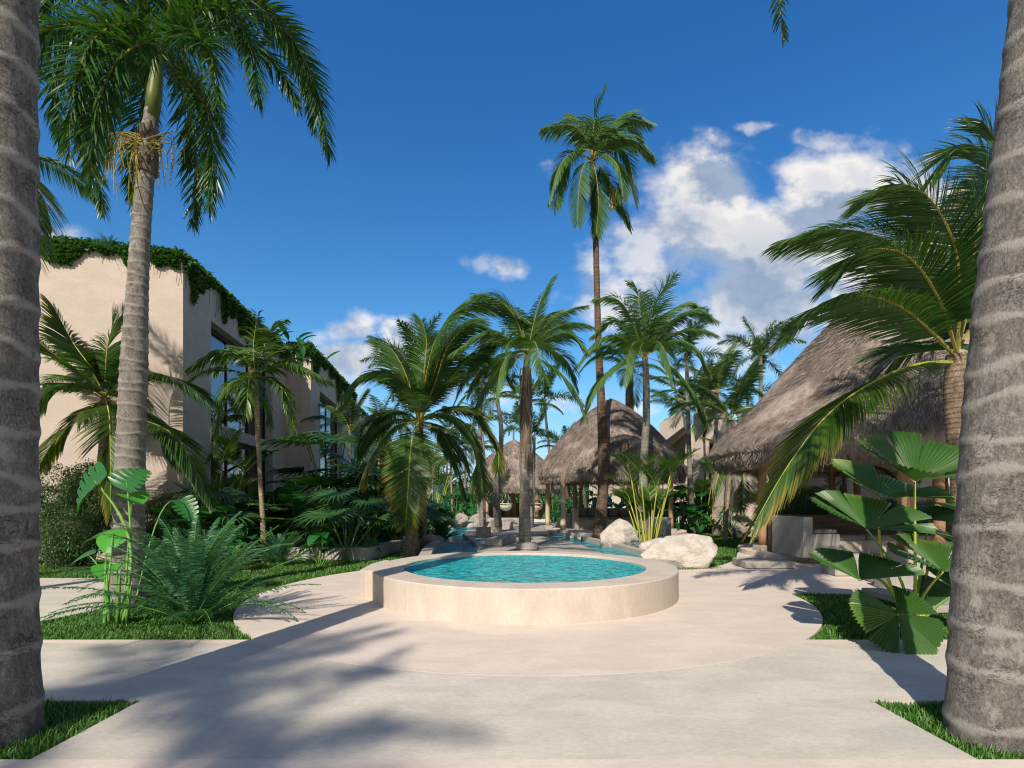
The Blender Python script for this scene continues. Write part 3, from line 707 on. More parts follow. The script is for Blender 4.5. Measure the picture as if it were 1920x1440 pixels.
# right hand wall (body to the left of C0->C1), with the opening t0..t1
t0, t1 = 1.75, 7.5
p = lambda t: C0 + dirS * t
wallseg(mb, p(.0), p(t0), 0, HB - .003, TH); wallseg(mb, p(t1), p(9.31), 0, HB - .003, TH)
wallseg(mb, p(t0), p(t1), 7.45, HB - .003, TH)
wallseg(mb, p(t0), p(t1), 3.8, 4.2, TH + .1)
nrm = Vector((-dirS.y, dirS.x))
back1 = p(9.31) + nrm * 8; 
mb.build('wall', 'stucco', bl)
mb = MB(); mb.prism([tuple(C0 + nrm * .46 + dirS * .3), tuple(C1 + nrm * .46 - dirS * .05), tuple(back1), tuple(FL + Vector((0.3, .6)))], HB - 1.0, HB - .7); mb.build('roof', 'concrete', bl)
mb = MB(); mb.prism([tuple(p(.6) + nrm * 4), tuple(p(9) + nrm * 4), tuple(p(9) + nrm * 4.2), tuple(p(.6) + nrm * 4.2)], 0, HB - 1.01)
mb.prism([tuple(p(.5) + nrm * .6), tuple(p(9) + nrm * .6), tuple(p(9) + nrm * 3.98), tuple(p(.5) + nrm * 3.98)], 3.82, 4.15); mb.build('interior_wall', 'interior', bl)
window(bl, p(t0), p(t1), 4.2, 7.45, .3, 3); window(bl, p(t0), p(t1), 0.02, 3.8, .3, 3)
# second block stands further out
b2 = thing('building', 'second beige stucco block behind the first with a tall mullioned window and planted roof', 'building', (-9.4, 24.3, 0))
E0 = Vector((-.3867 * 24.3, 24.3)); E1 = E0 + dirS * 10.7
q = lambda t: E0 + dirS * t
mb = MB(); wallseg(mb, E0, Vector((-18, 24.1)), 0, HB + .2, -TH)
wallseg(mb, q(0), q(1.6), 0, HB + .197, TH); wallseg(mb, q(1.6), q(6.9), 7.15, HB + .197, TH); wallseg(mb, q(6.9), q(10.7), 0, HB + .197, TH); mb.build('wall', 'stucco', b2)
mb = MB(); mb.prism([tuple(q(.2) + nrm * .47), tuple(q(10.6) + nrm * .47), tuple(q(10.6) + nrm * 8), tuple(q(.6) + nrm * 8)], HB - .8, HB - .5); mb.build('roof', 'concrete', b2)
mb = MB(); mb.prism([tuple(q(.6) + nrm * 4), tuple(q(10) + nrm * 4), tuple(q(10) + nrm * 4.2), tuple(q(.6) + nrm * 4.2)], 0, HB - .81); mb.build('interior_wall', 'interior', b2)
window(b2, q(1.6), q(6.9), .02, 7.15, .3, 4)
b3 = thing('building', 'third beige block at the far end of the left row, mostly behind palms', 'building', (-10.6, 35, 0))
mb = MB(); mb.prism([(-.3026 * 35, 35), (-.2955 * 35 + .05, 35), (-12, 52), (-20, 52), (-20, 35)], 0, 7.9); mb.build('wall', 'stucco', b3)
b4 = thing('building', 'low beige block seen between palm stems left of the far hut', 'building', (-9.0, 50, 0))
mb = MB(); mb.prism([(-9.4, 50), (-7.6, 50), (-7.6, 60), (-9.4, 60)], 0, 3.6); mb.build('wall', 'stucco', b4)

# ------------------------------------------------------------------ right buildings
rb = thing('building', 'beige modern building with slanted walls behind the palms between the two big thatched roofs', 'building', (12, 36, 0))
def P2(px, Y): return ((px - CX) / F * Y, Y)
def ZZ(py, Y): return CH - (py - HY) / F * Y
mb = MB()
mb.prism([P2(1250, 40), P2(1318, 38), P2(1318, 44), P2(1250, 46)], 0, ZZ(800, 38)); 
mb.prism([P2(1300, 35), P2(1362, 33), P2(1390, 44), P2(1310, 46)], 0, ZZ(772, 34)); mb.build('wall', 'stucco', rb)
mb = MB(); a = P2(1372, 31); 
mb.prism([P2(1382, 34), P2(1500, 30), P2(1560, 40), P2(1420, 44)], 0, ZZ(755, 32)); mb.build('wing_wall', 'stucco_grey', rb)
mb = MB(); mb.prism([P2(1330, 32.9), P2(1352, 32.6), P2(1354, 32.9), P2(1332, 33.2)], .3, 5.4); mb.prism([P2(1330, 34.2), P2(1350, 33.9), P2(1352, 34.5), P2(1334, 34.6)], 3.0, 5.6); mb.build('window', 'window_frame', rb)
# canopies of slanted concrete
for pts_, zt, Y in (([(1300, 722), (1345, 715), (1352, 760), (1305, 775)], 0, 33), ([(1235, 795), (1278, 768), (1282, 800), (1240, 832)], 0, 36)):
    mb = MB(); fr = [W(a, b, Y) for a, b in pts_]; bk = [v + Vector((2.5, 6, 0)) for v in fr]
    mb.add([tuple(v) for v in fr + bk], [(0, 1, 2, 3), (7, 6, 5, 4)] + [(i, (i + 1) % 4 , 4 + (i + 1) % 4, 4 + i) for i in range(4)]); mb.build('canopy', 'stucco_grey', rb)
rbw = thing('building', 'beige building with vertical ribs seen under the eaves of the central thatched hut', 'building', (9, 46, 0))
mb = MB(); mb.prism([P2(1105, 48), P2(1262, 44), P2(1262, 50), P2(1105, 54)], 0, ZZ(865, 45)); mb.build('wall', 'stucco', rbw)
mb = MB()
for i in range(22):
    c = Vector(P2(1108, 47.9)).lerp(Vector(P2(1245, 44.35)), i / 21); mb.box(c.x - .09, c.x + .09, c.y - .25, c.y - .02, 2.4, 4.6)
mb.build('rib', 'stucco', rbw)
mb = MB(); c = P2(1222, 44.6); mb.box(c[0] - .1, c[0] + 1.2, c[1] - .15, c[1] + .3, 2.2, 3.6); mb.build('window', 'window_frame', rbw)
gw = thing('garden_wall', 'long plain beige garden wall behind the big thatched pavilion', 'wall', (16, 22, 0))
mb = MB(); pts_ = [P2(1335, 26.0), P2(1372, 24.6), P2(1500, 23.2), (19.5, 23.0), (34, 19), (34, 19.4), (19.5, 23.4), P2(1505, 23.6), P2(1378, 25.0), P2(1340, 26.4)]
mb.prism(pts_, 0, 3.15); mb.build('wall', 'stucco', gw)
mb = MB()
for i in range(12):
    a = i * .5; mb.box(*( (lambda c: (c - .02, c + .03))(P2(1378, 24.7)[0] + i * .42)), 24.2 - i * .1, 24.9 - i * .1, 3.151, 3.16)
mb.build('coping', 'stucco_grey', gw)

# ------------------------------------------------------------------ thatched pavilions
def thatch_roof(parent, cx, cy, a, b, prof, nst, seed=0, sw=.018, sl=.32, sk=0.0):
    """elliptical thatched roof; prof: [(fraction of radius, z)] from the eave to the apex"""
    rs = np.random.RandomState(seed); n = 96; nr = 28; fr = np.array([p[0] for p in prof]); zz = np.array([p[1] for p in prof])
    s_ = np.linspace(0, 1, len(prof)); si = np.linspace(0, 1, nr)
    P, _ = spline([(f_, 0, z_) for f_, z_ in prof], nr); fr = np.array([max(.002, p.x) for p in P]); zz = np.array([p.z for p in P])
    V = []
    for i in range(nr):
        for j in range(n):
            an = 2 * math.pi * j / n; wob = 1 + .012 * math.sin(5 * an + i * .7) + .008 * math.sin(11 * an - i)
            V.append((cx + sk * (1 - fr[i]) + a * fr[i] * math.cos(an) * wob, cy + b * fr[i] * math.sin(an) * wob, zz[i]))
    mb = MB(); FA = [(i * n + j, i * n + (j + 1) % n, (i + 1) * n + (j + 1) % n, (i + 1) * n + j) for i in range(nr - 1) for j in range(n)]
    mb.add(V, FA, 0)
    # underside
    V2 = []; k2 = 8
    for i in range(k2):
        f_ = .95 * (1 - i / (k2 - 1)) + .01; z_ = np.interp(f_, fr[::-1], zz[::-1]) - .35
        V2 += [(cx + sk * (1 - f_) + a * f_ * math.cos(2 * math.pi * j / n), cy + b * f_ * math.sin(2 * math.pi * j / n), max(z_, zz[0] - .02)) for j in range(n)]
    mb.add(V2, [(i * n + j, (i + 1) * n + j, (i + 1) * n + (j + 1) % n, i * n + (j + 1) % n) for i in range(k2 - 1) for j in range(n)], 0)
    mb.add(V[:n] + V2[:n], [(j, n + j, n + (j + 1) % n, (j + 1) % n) for j in range(n)], 0)
    # strands
    wgt = fr / fr.sum(); ii = rs.choice(nr, nst, p=wgt); t = np.clip(ii + rs.uniform(-.5, .5, nst), 0, nr - 1.01)
    f_ = np.interp(t, range(nr), fr); z_ = np.interp(t, range(nr), zz); f2 = np.interp(np.clip(t - .6, 0, nr), range(nr), fr); z2 = np.interp(np.clip(t - .6, 0, nr), range(nr), zz)
    an = rs.uniform(0, 2 * math.pi, nst); ca, sa = np.cos(an), np.sin(an)
    p0 = np.column_stack([cx + sk * (1 - f_) + a * f_ * ca, cy + b * f_ * sa, z_]); p1 = np.column_stack([cx + sk * (1 - f2) + a * f2 * ca, cy + b * f2 * sa, z2])
    d = p1 - p0; ln = np.linalg.norm(d, axis=1)[:, None]; low = (t < .8)[:, None]
    d = np.where(ln < 1e-4, np.array([[0, 0, -1.0]]), d / np.maximum(ln, 1e-4)); d = np.where(low, np.array([[0, 0, -1.0]]) + .25 * np.column_stack([ca, sa, 0 * ca]), d)
    outn = np.column_stack([ca * b, sa * a, np.full(nst, .55 * a)]); outn /= np.linalg.norm(outn, axis=1)[:, None]
    tang = np.cross(outn, d); tang /= np.linalg.norm(tang, axis=1)[:, None]
    clump = np.array([mn.noise(Vector((x * 1.3, y * 1.3, z * 1.3))) for x, y, z in p0])[:, None]
    d = d + tang * (rs.normal(0, .17, (nst, 1)) + clump * .25) + outn * rs.uniform(.0, .28, (nst, 1)); d /= np.linalg.norm(d, axis=1)[:, None]
    L = sl * rs.uniform(.55, 1.25, (nst, 1)); wd = np.cross(d, outn + rs.normal(0, .35, (nst, 3))); wd /= np.linalg.norm(wd, axis=1)[:, None]; wd *= sw * rs.uniform(.5, 1.2, (nst, 1)) * .5
    q0 = p0 - d * L * .3 + outn * .0; q1 = p0 + d * L * .7 + outn * rs.uniform(.0, .05, (nst, 1))
    VV = np.stack([q0 - wd, q0 + wd, q1 + wd * .5, q1 - wd * .5], 1).reshape(-1, 3)
    mb.addnp(VV, np.arange(nst)[:, None] * 4 + np.array([[0, 1, 2, 3]]), .5)
    mb.build('thatch_roof', 'thatch', parent)

def post(parent, x, y, z0, z1, r=.1, base=.2, mat='timber', lean=0.0, bh=.16):
    rs = random.Random(int(x * 100 + y * 10)); mb = MB(); n = 9
    pts = [(x + lean * i / n + rs.uniform(-.012, .012), y + rs.uniform(-.012, .012), z0 + bh + (z1 - z0 - bh) * i / n) for i in range(n + 1)]
    mb.tube(pts, [r * (1.1 - .2 * i / n) * rs.uniform(.96, 1.04) for i in range(n + 1)], 12)
    o = mb.build('post', mat, parent, smooth=True)
    if base:
        mb = MB(); mb.prism(rect(x, y, base * 2, base * 2, .2), z0, z0 + bh); f = mb.build('footing', 'concrete', parent, bevel=.02)

# the big one on the right
HX, HYc = 13.3, 16.0
hut = thing('thatched_pavilion', 'huge steep thatched pavilion on timber posts at the right behind the palms', 'pavilion', (HX, HYc, 0))
thatch_roof(hut, HX, HYc, 7.0, 4.7, [(.955, 2.72), (.99, 2.86), (1.0, 3.12), (.975, 3.48), (.91, 4.0), (.825, 4.65), (.70, 5.9), (.56, 7.15), (.38, 8.8), (.2, 10.3), (.0, 12.3)], 170000, 1, .0155, .27, 1.3)
PLZ = .16
mb = MB(); mb.prism([(HX + 6.1 * math.cos(t), HYc + 4.2 * math.sin(t)) for t in np.linspace(0, 2 * math.pi, 72, endpoint=False)], -.02, PLZ); mb.build('floor_slab', 'paving_pink', hut, bevel=.02)
for (px, py, r) in ((1430, 1032, .115), (1447, 1020, .10)):
    x, y = G(px, py, PLZ); post(hut, x, y, PLZ, 3.3, r)
x, y = 9.35, 12.35; post(hut, x, y, .0, 3.35, .17, .27, bh=.5)
for px, Y in ((1607, 19.3), (1560, 19.8), (1760, 12.6), (1700, 19.2)):
    post(hut, (px - CX) / F * Y, Y, PLZ, 3.3, .12)
sofa = thing('built_in_sofa', 'curved built-in concrete sofa with grey cushions in the shade of the big pavilion', 'sofa', (9.6, 17, PLZ))
x0, y0 = G(1506, 1047, PLZ)
mb = MB(); mb.box(x0, x0 + .25, y0, y0 + 1.6, PLZ, 1.02 + .2); mb.box(x0 + .252, x0 + .95, y0, y0 + .35, PLZ, .78)
mb.box(x0 + .252, x0 + 5.2, y0 + .9, y0 + 1.6, PLZ, .56); mb.build('base', 'concrete', sofa, bevel=.02)
mb = MB(); mb.box(x0, x0 + 6.4, y0 + 1.602, y0 + 1.85, PLZ, 1.24); mb.build('backrest', 'timber_dark', sofa, bevel=.02)
for i in range(5):
    mb = MB(); mb.box(x0 + .3 + i * .97, x0 + 1.24 + i * .97, y0 + .85, y0 + 1.42, .565, .70); mb.build('seat_cushion', 'cushion', sofa, bevel=.05)
mb = MB(); mb.box(x0 + .27, x0 + .9, y0 + .01, y0 + .5, .785, .9); mb.build('arm_cushion', 'cushion', sofa, bevel=.05)
# low blocks, steps
def gblock(label, px0, px1, py, z0, z1, depth, mat='concrete', cat='block', name='concrete_block'):
    a = G(px0, py, z0); Y = a[1]; xa, xb = (px0 - CX) / F * Y, (px1 - CX) / F * Y
    return block(name, label, [(xa, Y), (xb, Y), (xb + .1, Y + depth), (xa + .1, Y + depth)], z0, z1, mat, cat)
gblock('long low concrete step in front of the big pavilion', 1398, 1492, 1066, .012, .17, 1.0, cat='step', name='step')
gblock('pale concrete table block behind the lowest fan leaf at the right', 1566, 1640, 1080, .012, .46, .7, cat='table', name='low_table')
gblock('square concrete post footing block beside the foreground fan palm', 1668, 1722, 1108, .012, .42, .55)
gblock('small low concrete ledge left of the post footing by the fan palm', 1650, 1667, 1096, .012, .2, .6)
gblock('dark stone slab edge at the right side of the fan palm bed', 1742, 1840, 1150, .012, .12, 1.6, 'deck', 'slab', 'stone_slab')
block('planter', 'long pale low concrete planter wall under the shrubs behind the big pavilion sofa', [(13.2, 19.6), (17.5, 19.2), (17.6, 20.6), (13.3, 20.9)], 0.012, .95)

# central pavilion
ch = thing('thatched_hut', 'central round thatched hut on timber posts beyond the pool', 'pavilion', (4.75, 25, 0))
thatch_roof(ch, 4.75, 25, 3.45, 3.3, [(.95, 2.62), (.99, 2.76), (1.0, 2.95), (.965, 3.3), (.84, 4.0), (.67, 4.72), (.48, 5.4), (.28, 5.98), (.10, 6.4), (.0, 6.6)], 75000, 2, .017, .25)
mb = MB(); mb.prism(circ((4.9, 24.9), 3.3, 64), -.02, .3); mb.build('floor_slab', 'paving_pink', ch, bevel=.02)
for px, py in ((1027, 991), (1056, 1000), (1078, 990)):
    x, y = G(px, py, .3); post(ch, x, y, .3, 2.78, .11, .2, 'post_pale' if px < 1060 else 'timber')
x, y = G(1258, 998, .3); post(ch, x, y, .3, 2.78, .1)
post(ch, 6.4, 26.8, .3, 3.0, .1); post(ch, 3.6, 27.2, .3, 3.0, .1)
mb = MB(); mb.prism([(7.2, 22.6), (8.2, 23.3), (7.9, 24.2), (7.0, 23.6)], .0, .18); mb.build('step', 'paving_pink', ch, bevel=.01)
cs = thing('built_in_sofa', 'long built-in bench with a row of grey back cushions inside the central thatched hut', 'sofa', (4.3, 25.6, .3))
x0 = (1082 - CX) / F * 25.6; x1 = (1240 - CX) / F * 25.6
mb = MB(); mb.box(x0, x1, 25.1, 25.9, .3, .78); mb.box(x0, x1, 25.902, 26.1, .3, 1.32); mb.box(x0 - .2, x0 - .002, 24.9, 26.1, .3, 1.32); mb.build('base', 'concrete', cs, bevel=.02)
nC = 8; wC = (x1 - x0) / nC
for i in range(nC):
    mb = MB(); mb.box(x0 + i * wC + .02, x0 + (i + 1) * wC - .02, 25.66, 25.88, .9, 1.28); mb.build('back_cushion', 'cushion', cs, bevel=.06)
    mb = MB(); mb.box(x0 + i * wC + .01, x0 + (i + 1) * wC - .01, 25.08, 25.64, .785, .9); mb.build('seat_cushion', 'cushion', cs, bevel=.04)
block('low_table', 'small round-edged concrete table before the bench of the central hut', rect(6.55, 22.6, .5, .5), .304, .95, cat='table')
block('planter', 'tall tapered concrete planter at the right front of the central hut', rect(5.95, 21.0, .8, .55), -.02, 1.0)

# far pavilion with hanging chairs
fh = thing('thatched_hut', 'far square thatched hut with two hanging chairs at the end of the pool', 'pavilion', (.15, 43, 0))
thatch_roof(fh, .15, 43, 3.7, 3.4, [(.96, 2.5), (1.0, 2.7), (.95, 3.2), (.83, 4.1), (.68, 4.95), (.45, 5.7), (.2, 6.35), (.0, 6.8)], 34000, 3, .03, .34)
mb = MB(); mb.prism(rect(.15, 43, 6.4, 6.2), -.02, .3); mb.build('floor_slab', 'paving_pink', fh, bevel=.02)
for x, y, r, mt_ in ((-2.0, 40.4, .17, 'post_pale'), (-.38, 45.5, .17, 'post_pale'), (1.9, 40.4, .17, 'timber'), (-2.3, 45.8, .17, 'timber'), (2.2, 45.6, .17, 'timber'), (.1, 44.0, .22, 'timber')): post(fh, x, y, .3, 3.0, r, 0, mt_)
mb = MB(); mb.box(-2.6, 2.9, 45.9, 46.1, .31, 1.5); mb.build('back_wall', 'timber', fh)
def hanging_chair(x, y, label, src=None):
    if src: return copy_thing(src, (x, y, .95), .6, 1, label)
    o = thing('hanging_chair', label, 'hanging chair', (x, y, .95), group='woven chairs hanging in the far hut')
    mb = MB(); nu, nv = 20, 8; V = []
    for i in range(nv):
        f_ = i / (nv - 1); ph = -math.pi / 2 + f_ * 1.75
        for j in range(nu):
            an = 2 * math.pi * j / nu; rr_ = .52 * math.cos(ph) if ph < .2 else .52; V.append((rr_ * math.cos(an), rr_ * math.sin(an), .42 * math.sin(ph) + .42 + (.10 * math.sin(an) if i == nv - 1 else 0)))
    mb.add(V, [(i * nu + j, i * nu + (j + 1) % nu, (i + 1) * nu + (j + 1) % nu, (i + 1) * nu + j) for i in range(nv - 1) for j in range(nu)]); mb.build('bowl', 'rattan', o, local=True)
    mb = MB(); 
    mb.tube([(.52 * math.cos(t), .52 * math.sin(t), .55) for t in np.linspace(0, 2 * math.pi, 21)], .035, 6, cap=False); mb.build('rim', 'rattan', o, local=True)
    mb = MB()
    for j in range(6):
        an = j * math.pi / 3; t_ = Vector((.5 * math.cos(an), .5 * math.sin(an), .56)); an2 = an + .5
        mb.tube([t_, (.3 * math.cos(an2), .3 * math.sin(an2), 1.05), (0, 0, 1.55)], .016, 5); mb.tube([t_, (.3 * math.cos(an - .5), .3 * math.sin(an - .5), 1.05)], .014, 5)
    mb.tube([(0, 0, 1.5), (0, 0, 2.6)], .02, 6); mb.build('rope', 'rattan', o, local=True)
    mb = MB(); mb.tube([(-.02, 0, .22), (0, 0, .34), (.02, 0, .38)], [.3, .33, .2], 14); mb.build('cushion', 'rattan', o, local=True, smooth=True)
    return o
hc = hanging_chair(-.5, 40.0, 'woven bowl hanging chair left of the ringed palm in the far hut')
hanging_chair(1.9, 40.6, 'woven bowl hanging chair right of the ringed palm in the far hut', hc)

# ------------------------------------------------------------------ boulders
def boulder(label, px0, px1, pyt, pyb, Y, seed, mat='boulder', dep=.7, rotz=0.0, zb=0.0, cuts=9, peak=None):
    zb = CH - (pyb - HY) / F * Y if zb is None else zb
    wx = (px1 - px0) / F * Y / 2; hz = (CH - (pyt - HY) / F * Y) - zb; cx = ((px0 + px1) / 2 - CX) / F * Y
    rs = random.Random(seed); bm = bmesh.new(); bmesh.ops.create_icosphere(bm, subdivisions=5, radius=1)
    pl_ = [(Vector((rs.gauss(0, 1), rs.gauss(0, 1), rs.gauss(0, .8))).normalized(), rs.uniform(.62, .88)) for _ in range(cuts)]
    for v in bm.verts:
        p_ = v.co.copy(); p_ *= 1 + .22 * mn.noise(p_ * 1.1 + Vector((seed, 0, 0)))
        for n_, dd in pl_:
            e = p_.dot(n_) - dd
            if e > 0: p_ -= n_ * e * .92
        p_ += v.co * (.05 * mn.noise(p_ * 3.5 + Vector((0, seed, 0))) + .02 * mn.noise(p_ * 9) + .008 * mn.noise(p_ * 24))
        v.co = p_
    xs = [v.co.x for v in bm.verts]; ys = [v.co.y for v in bm.verts]; zs = [v.co.z for v in bm.verts]
    for v in bm.verts:
        x = (v.co.x - min(xs)) / (max(xs) - min(xs)) * 2 - 1; y = (v.co.y - min(ys)) / (max(ys) - min(ys)) * 2 - 1; z = (v.co.z - min(zs)) / (max(zs) - min(zs))
        if peak is not None: k_ = 1 - .42 * abs(x - peak) ** 1.5 - .15 * abs(y); z *= max(.25, k_); x = peak * .12 * z + x * (1 - .12 * z)
        v.co = Vector((x * wx, y * wx * dep, z * (hz * 1.18) - hz * .18))
    me = bpy.data.meshes.new('boulder'); bm.to_mesh(me); bm.free(); me.materials.append(M[mat]); me.polygons.foreach_set('use_smooth', [True] * len(me.polygons))
    o = obj('boulder', me, None, (cx, Y, zb), (0, 0, rotz)); setp(o, label, 'boulder', 'pale boulders along the pool'); return o
boulder('long low pale boulder right behind the round pool', 1200, 1342, 1000, 1068, 13.0, 11, dep=.55, cuts=16)
boulder('pale pointed boulder leaning against the brown palm', 1122, 1208, 968, 1028, 17.4, 5, dep=.7, cuts=14, peak=-.1)
boulder('small flat pale rock between the two big boulders on the right', 1198, 1262, 1008, 1026, 16.2, 7, dep=.6)
boulder('big pale rock behind the posts at the left of the central hut', 1034, 1082, 958, 993, 27.5, 8, peak=.3)
boulder('pale rock on the deck beside the thin leaning palm', 912, 942, 970, 998, 24, 9, dep=.5, zb=.2)
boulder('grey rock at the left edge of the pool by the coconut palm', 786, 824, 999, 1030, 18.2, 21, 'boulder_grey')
boulder('pale sloping rock on the left bank of the pool', 820, 858, 962, 992, 29, 13, peak=-.2)
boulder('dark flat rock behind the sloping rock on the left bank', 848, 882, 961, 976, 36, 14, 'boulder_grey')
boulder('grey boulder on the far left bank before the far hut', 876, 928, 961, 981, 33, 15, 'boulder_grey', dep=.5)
boulder('small rock at the waterline on the far left bank', 862, 896, 978, 987, 31, 16)
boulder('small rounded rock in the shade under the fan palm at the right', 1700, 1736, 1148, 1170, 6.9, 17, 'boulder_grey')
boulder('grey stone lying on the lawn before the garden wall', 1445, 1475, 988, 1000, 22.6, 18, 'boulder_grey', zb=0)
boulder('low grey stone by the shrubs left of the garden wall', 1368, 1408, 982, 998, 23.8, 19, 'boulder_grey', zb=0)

# ------------------------------------------------------------------ the two big foreground palms
def near_palm(label, base, pts, rad, seed, crownz, lean):
    o = thing('palm_tree', label, 'palm tree', base)
    me = trunk_mesh(pts, rad, spacing=.30, k=170, step=.010, amp=.05, seed=seed, mat='trunk_near', flare=.06, wob=.010, off=base, micro=.0012)
    obj('trunk', me, o)
    C = Vector(pts[-1]) - Vector(base)
    mb = MB(); mb.tube([C, C + Vector((0, 0, .5)), C + Vector((0, 0, 1.1))], [.2, .19, .1], 14); mb.build('crownshaft', 'crownshaft', o, local=True, smooth=True)
    return o, C + Vector((0, 0, 1.0))
npr, Cr = near_palm('thick ringed palm trunk in sunlight at the right edge of the foreground', (3.30, 3.58, 0), [(3.30, 3.58, -.05), (3.34, 3.58, 1), (3.42, 3.6, 2.2), (3.56, 3.62, 3.6), (3.74, 3.65, 5.2), (3.84, 3.68, 6.6)], [.245, .24, .225, .20, .18, .16], 3, 7.6, 0)
for i in range(11):
    obj('frond', fclass('plume', (0, 1, 2, 2, 3, 3, 4, 1, 2, 3, 3)[i], i % 2), npr, Cr, (0, 0, i * 2.4 + 1.2), 1.12)
# the tip that hangs into the picture at the top
b0 = Vector((3.30, 3.58, 0)); P_ = [b0 + Cr, Vector((3.6, 4.4, 8.1)), Vector((3.25, 5.3, 8.25)), W(1475, -60, 6.1), W(1462, 20, 6.2), W(1470, 78, 6.2)]
mb = MB(); frond_into(mb, [v - b0 for v in P_], **{**KW['plume'], 'ang0': 70, 'n': 70, 'll': .34}); mb.build('frond', LM['plume'], npr, local=True)
npl, Cl_ = near_palm('thick ringed palm trunk half in shade at the left edge of the foreground', (-3.58, 3.58, 0), [(-3.58, 3.58, -.05), (-3.60, 3.58, 1.2), (-3.61, 3.6, 2.6), (-3.62, 3.62, 4.5), (-3.6, 3.65, 7), (-3.6, 3.65, 10)], [.255, .25, .24, .225, .2, .17], 8, 11, 0)
for i in range(10):
    obj('frond', fclass('plume', (0, 1, 2, 2, 3, 3, 4, 1, 2, 3)[i], i % 2), npl, Cl_, (0, 0, i * 2.4), 1.1)
# palm behind the camera: its crown throws the dappled shade on the paving
for (bx, by, tx, ty, hz, sc_, nf, sd, lb) in ((-9.6, -13.6, -8.9, -13.2, 15, .92, 15, 4, 'tall palm behind the viewpoint whose crown shades the paving at lower left'), (-7.0, -14.6, -7.6, -14.2, 15, .8, 12, 6, 'second tall palm behind the viewpoint at the left')):
    sp = thing('palm_tree', lb, 'palm tree', (bx, by, 0))
    obj('trunk', trunk_mesh([(bx, by, 0), ((bx + tx) / 2 - .2, (by + ty) / 2, hz / 2), (tx, ty, hz)], [.24, .19, .13], seed=sd, off=(bx, by, 0)), sp)
    for i in range(nf): obj('frond', fclass('plume', (1, 2, 2, 3, 1, 4, 0, 2, 3, 1, 3, 4, 2, 1, 3)[i], i % 2), sp, (tx - bx, ty - by, hz), (0, 0, i * 2.4 + sd), sc_)

palm('palm_tree', 'tall palm outside the left edge that shades the corner of the sunlit facade', 8.4, [(-380, 1127, .2), (-360, 400, .15), (-345, -20, .12)], (-343, -60), 'plume', rand=11, fs=.8, seed=77)
# ------------------------------------------------------------------ named palms, traced one by one
# tall foxtail-like palm at the upper left
PF = dict(n=130, ll=.62, lw=.036, grav=.12, plume=1.45, vee=-.05, rr=.024, ang0=62, ang1=30)
o, B, C = palm('palm_tree', 'tall grey ringed palm at the left with a bushy dark crown and yellow flower strands', 8.3,
     [(240, 1140, .235), (241, 1000, .215), (245, 850, .195), (253, 650, .185), (263, 450, .145), (276, 300, .125), (284, 215, .11)], (299, 95), 'plume',
     fronds=[([(300, 95, 0), (352, 18, 0), (440, -8, .1), (530, 50, .2), (592, 160, .3), (618, 290, .3)], 'plume'),
             ([(300, 95, 0), (350, 30, -.4), (425, 20, -.8), (470, 90, -1.1), (486, 190, -1.2)], 'plume'),
             ([(300, 95, 0), (370, 50, .7), (450, 60, 1.3), (520, 120, 1.6), (560, 200, 1.7)], 'plume'),
             ([(300, 95, 0), (330, 110, .5), (352, 190, .8), (368, 290, .9), (362, 420, .9)], 'plume'),
             ([(300, 95, 0), (232, 58, -.3), (140, 45, -.7), (60, 70, -1.0), (10, 150, -1.1)], 'plume'),
             ([(300, 95, 0), (245, 60, .5), (190, 110, .9), (165, 230, 1.), (195, 400, 1)], 'plume'),
             ([(300, 95, 0), (250, 45, -.8), (180, 70, -1.3), (140, 160, -1.6), (128, 290, -1.6)], 'plume'),
             ([(300, 95, 0), (210, -20, .2), (110, -20, .5), (50, 60, .6), (30, 200, .7)], 'plume'),
             ([(300, 95, 0), (292, -20, 0), (300, -140, .2)], 'plume'), ([(300, 95, 0), (340, -60, -.4), (430, -110, -.8), (520, -60, -1)], 'plume'),
             ([(300, 95, 0), (240, -60, -.4), (150, -120, -.8), (60, -90, -1)], 'plume'),
             ([(300, 95, 0), (285, 110, 1.0), (262, 220, 1.4), (250, 330, 1.5), (262, 420, 1.5)], 'plume'),
             ([(300, 95, 0), (270, 80, -.9), (215, 120, -1.3), (175, 230, -1.5), (170, 350, -1.5)], 'plume'), ([(300, 95, 0), (330, 130, -.3), (385, 200, -.5), (400, 300, -.5), (392, 390, -.5)], 'plume'),
             ([(300, 95, 0), (345, 60, -.9), (390, 90, -1.4), (410, 190, -1.6)], 'plume'), ([(300, 95, 0), (380, -10, .6), (500, 20, 1.1), (570, 130, 1.3), (590, 240, 1.3)], 'plume'),
             ([(300, 95, 0), (240, 30, .2), (150, 60, .5), (100, 150, .6), (110, 260, .7)], 'plume'), ([(300, 95, 0), (320, 100, 1.4), (400, 190, 2.2), (420, 250, 2.3)], 'plume'),
             ([(300, 95, 0), (265, 110, 1.4), (210, 200, 2.2), (200, 300, 2.4)], 'plume')],
     fkw=PF, seed=2, spacing=.19, shaft=(284, 222, .10), tkw=dict(step=.012, amp=.06, k=64), k=64)
mb = MB(); mb.tube([W(279, 285, 8.3) , W(274, 325, 8.3)], [.16, .15], 14)
rs_ = random.Random(4)
for i in range(14):
    a_ = rs_.uniform(0, 6.28); zc = W(277, rs_.uniform(245, 330), 8.3); r_ = .15
    mb.tube([zc + Vector((.08 * math.cos(a_), .08 * math.sin(a_), 0)), zc + Vector((r_ * math.cos(a_), r_ * math.sin(a_), .05)), zc + Vector((r_ * 1.35 * math.cos(a_), r_ * 1.35 * math.sin(a_), .13))], [.05, .04, .015], 6)
mb.build('leaf_scar_fibre', 'fibre', o)
mb = MB()
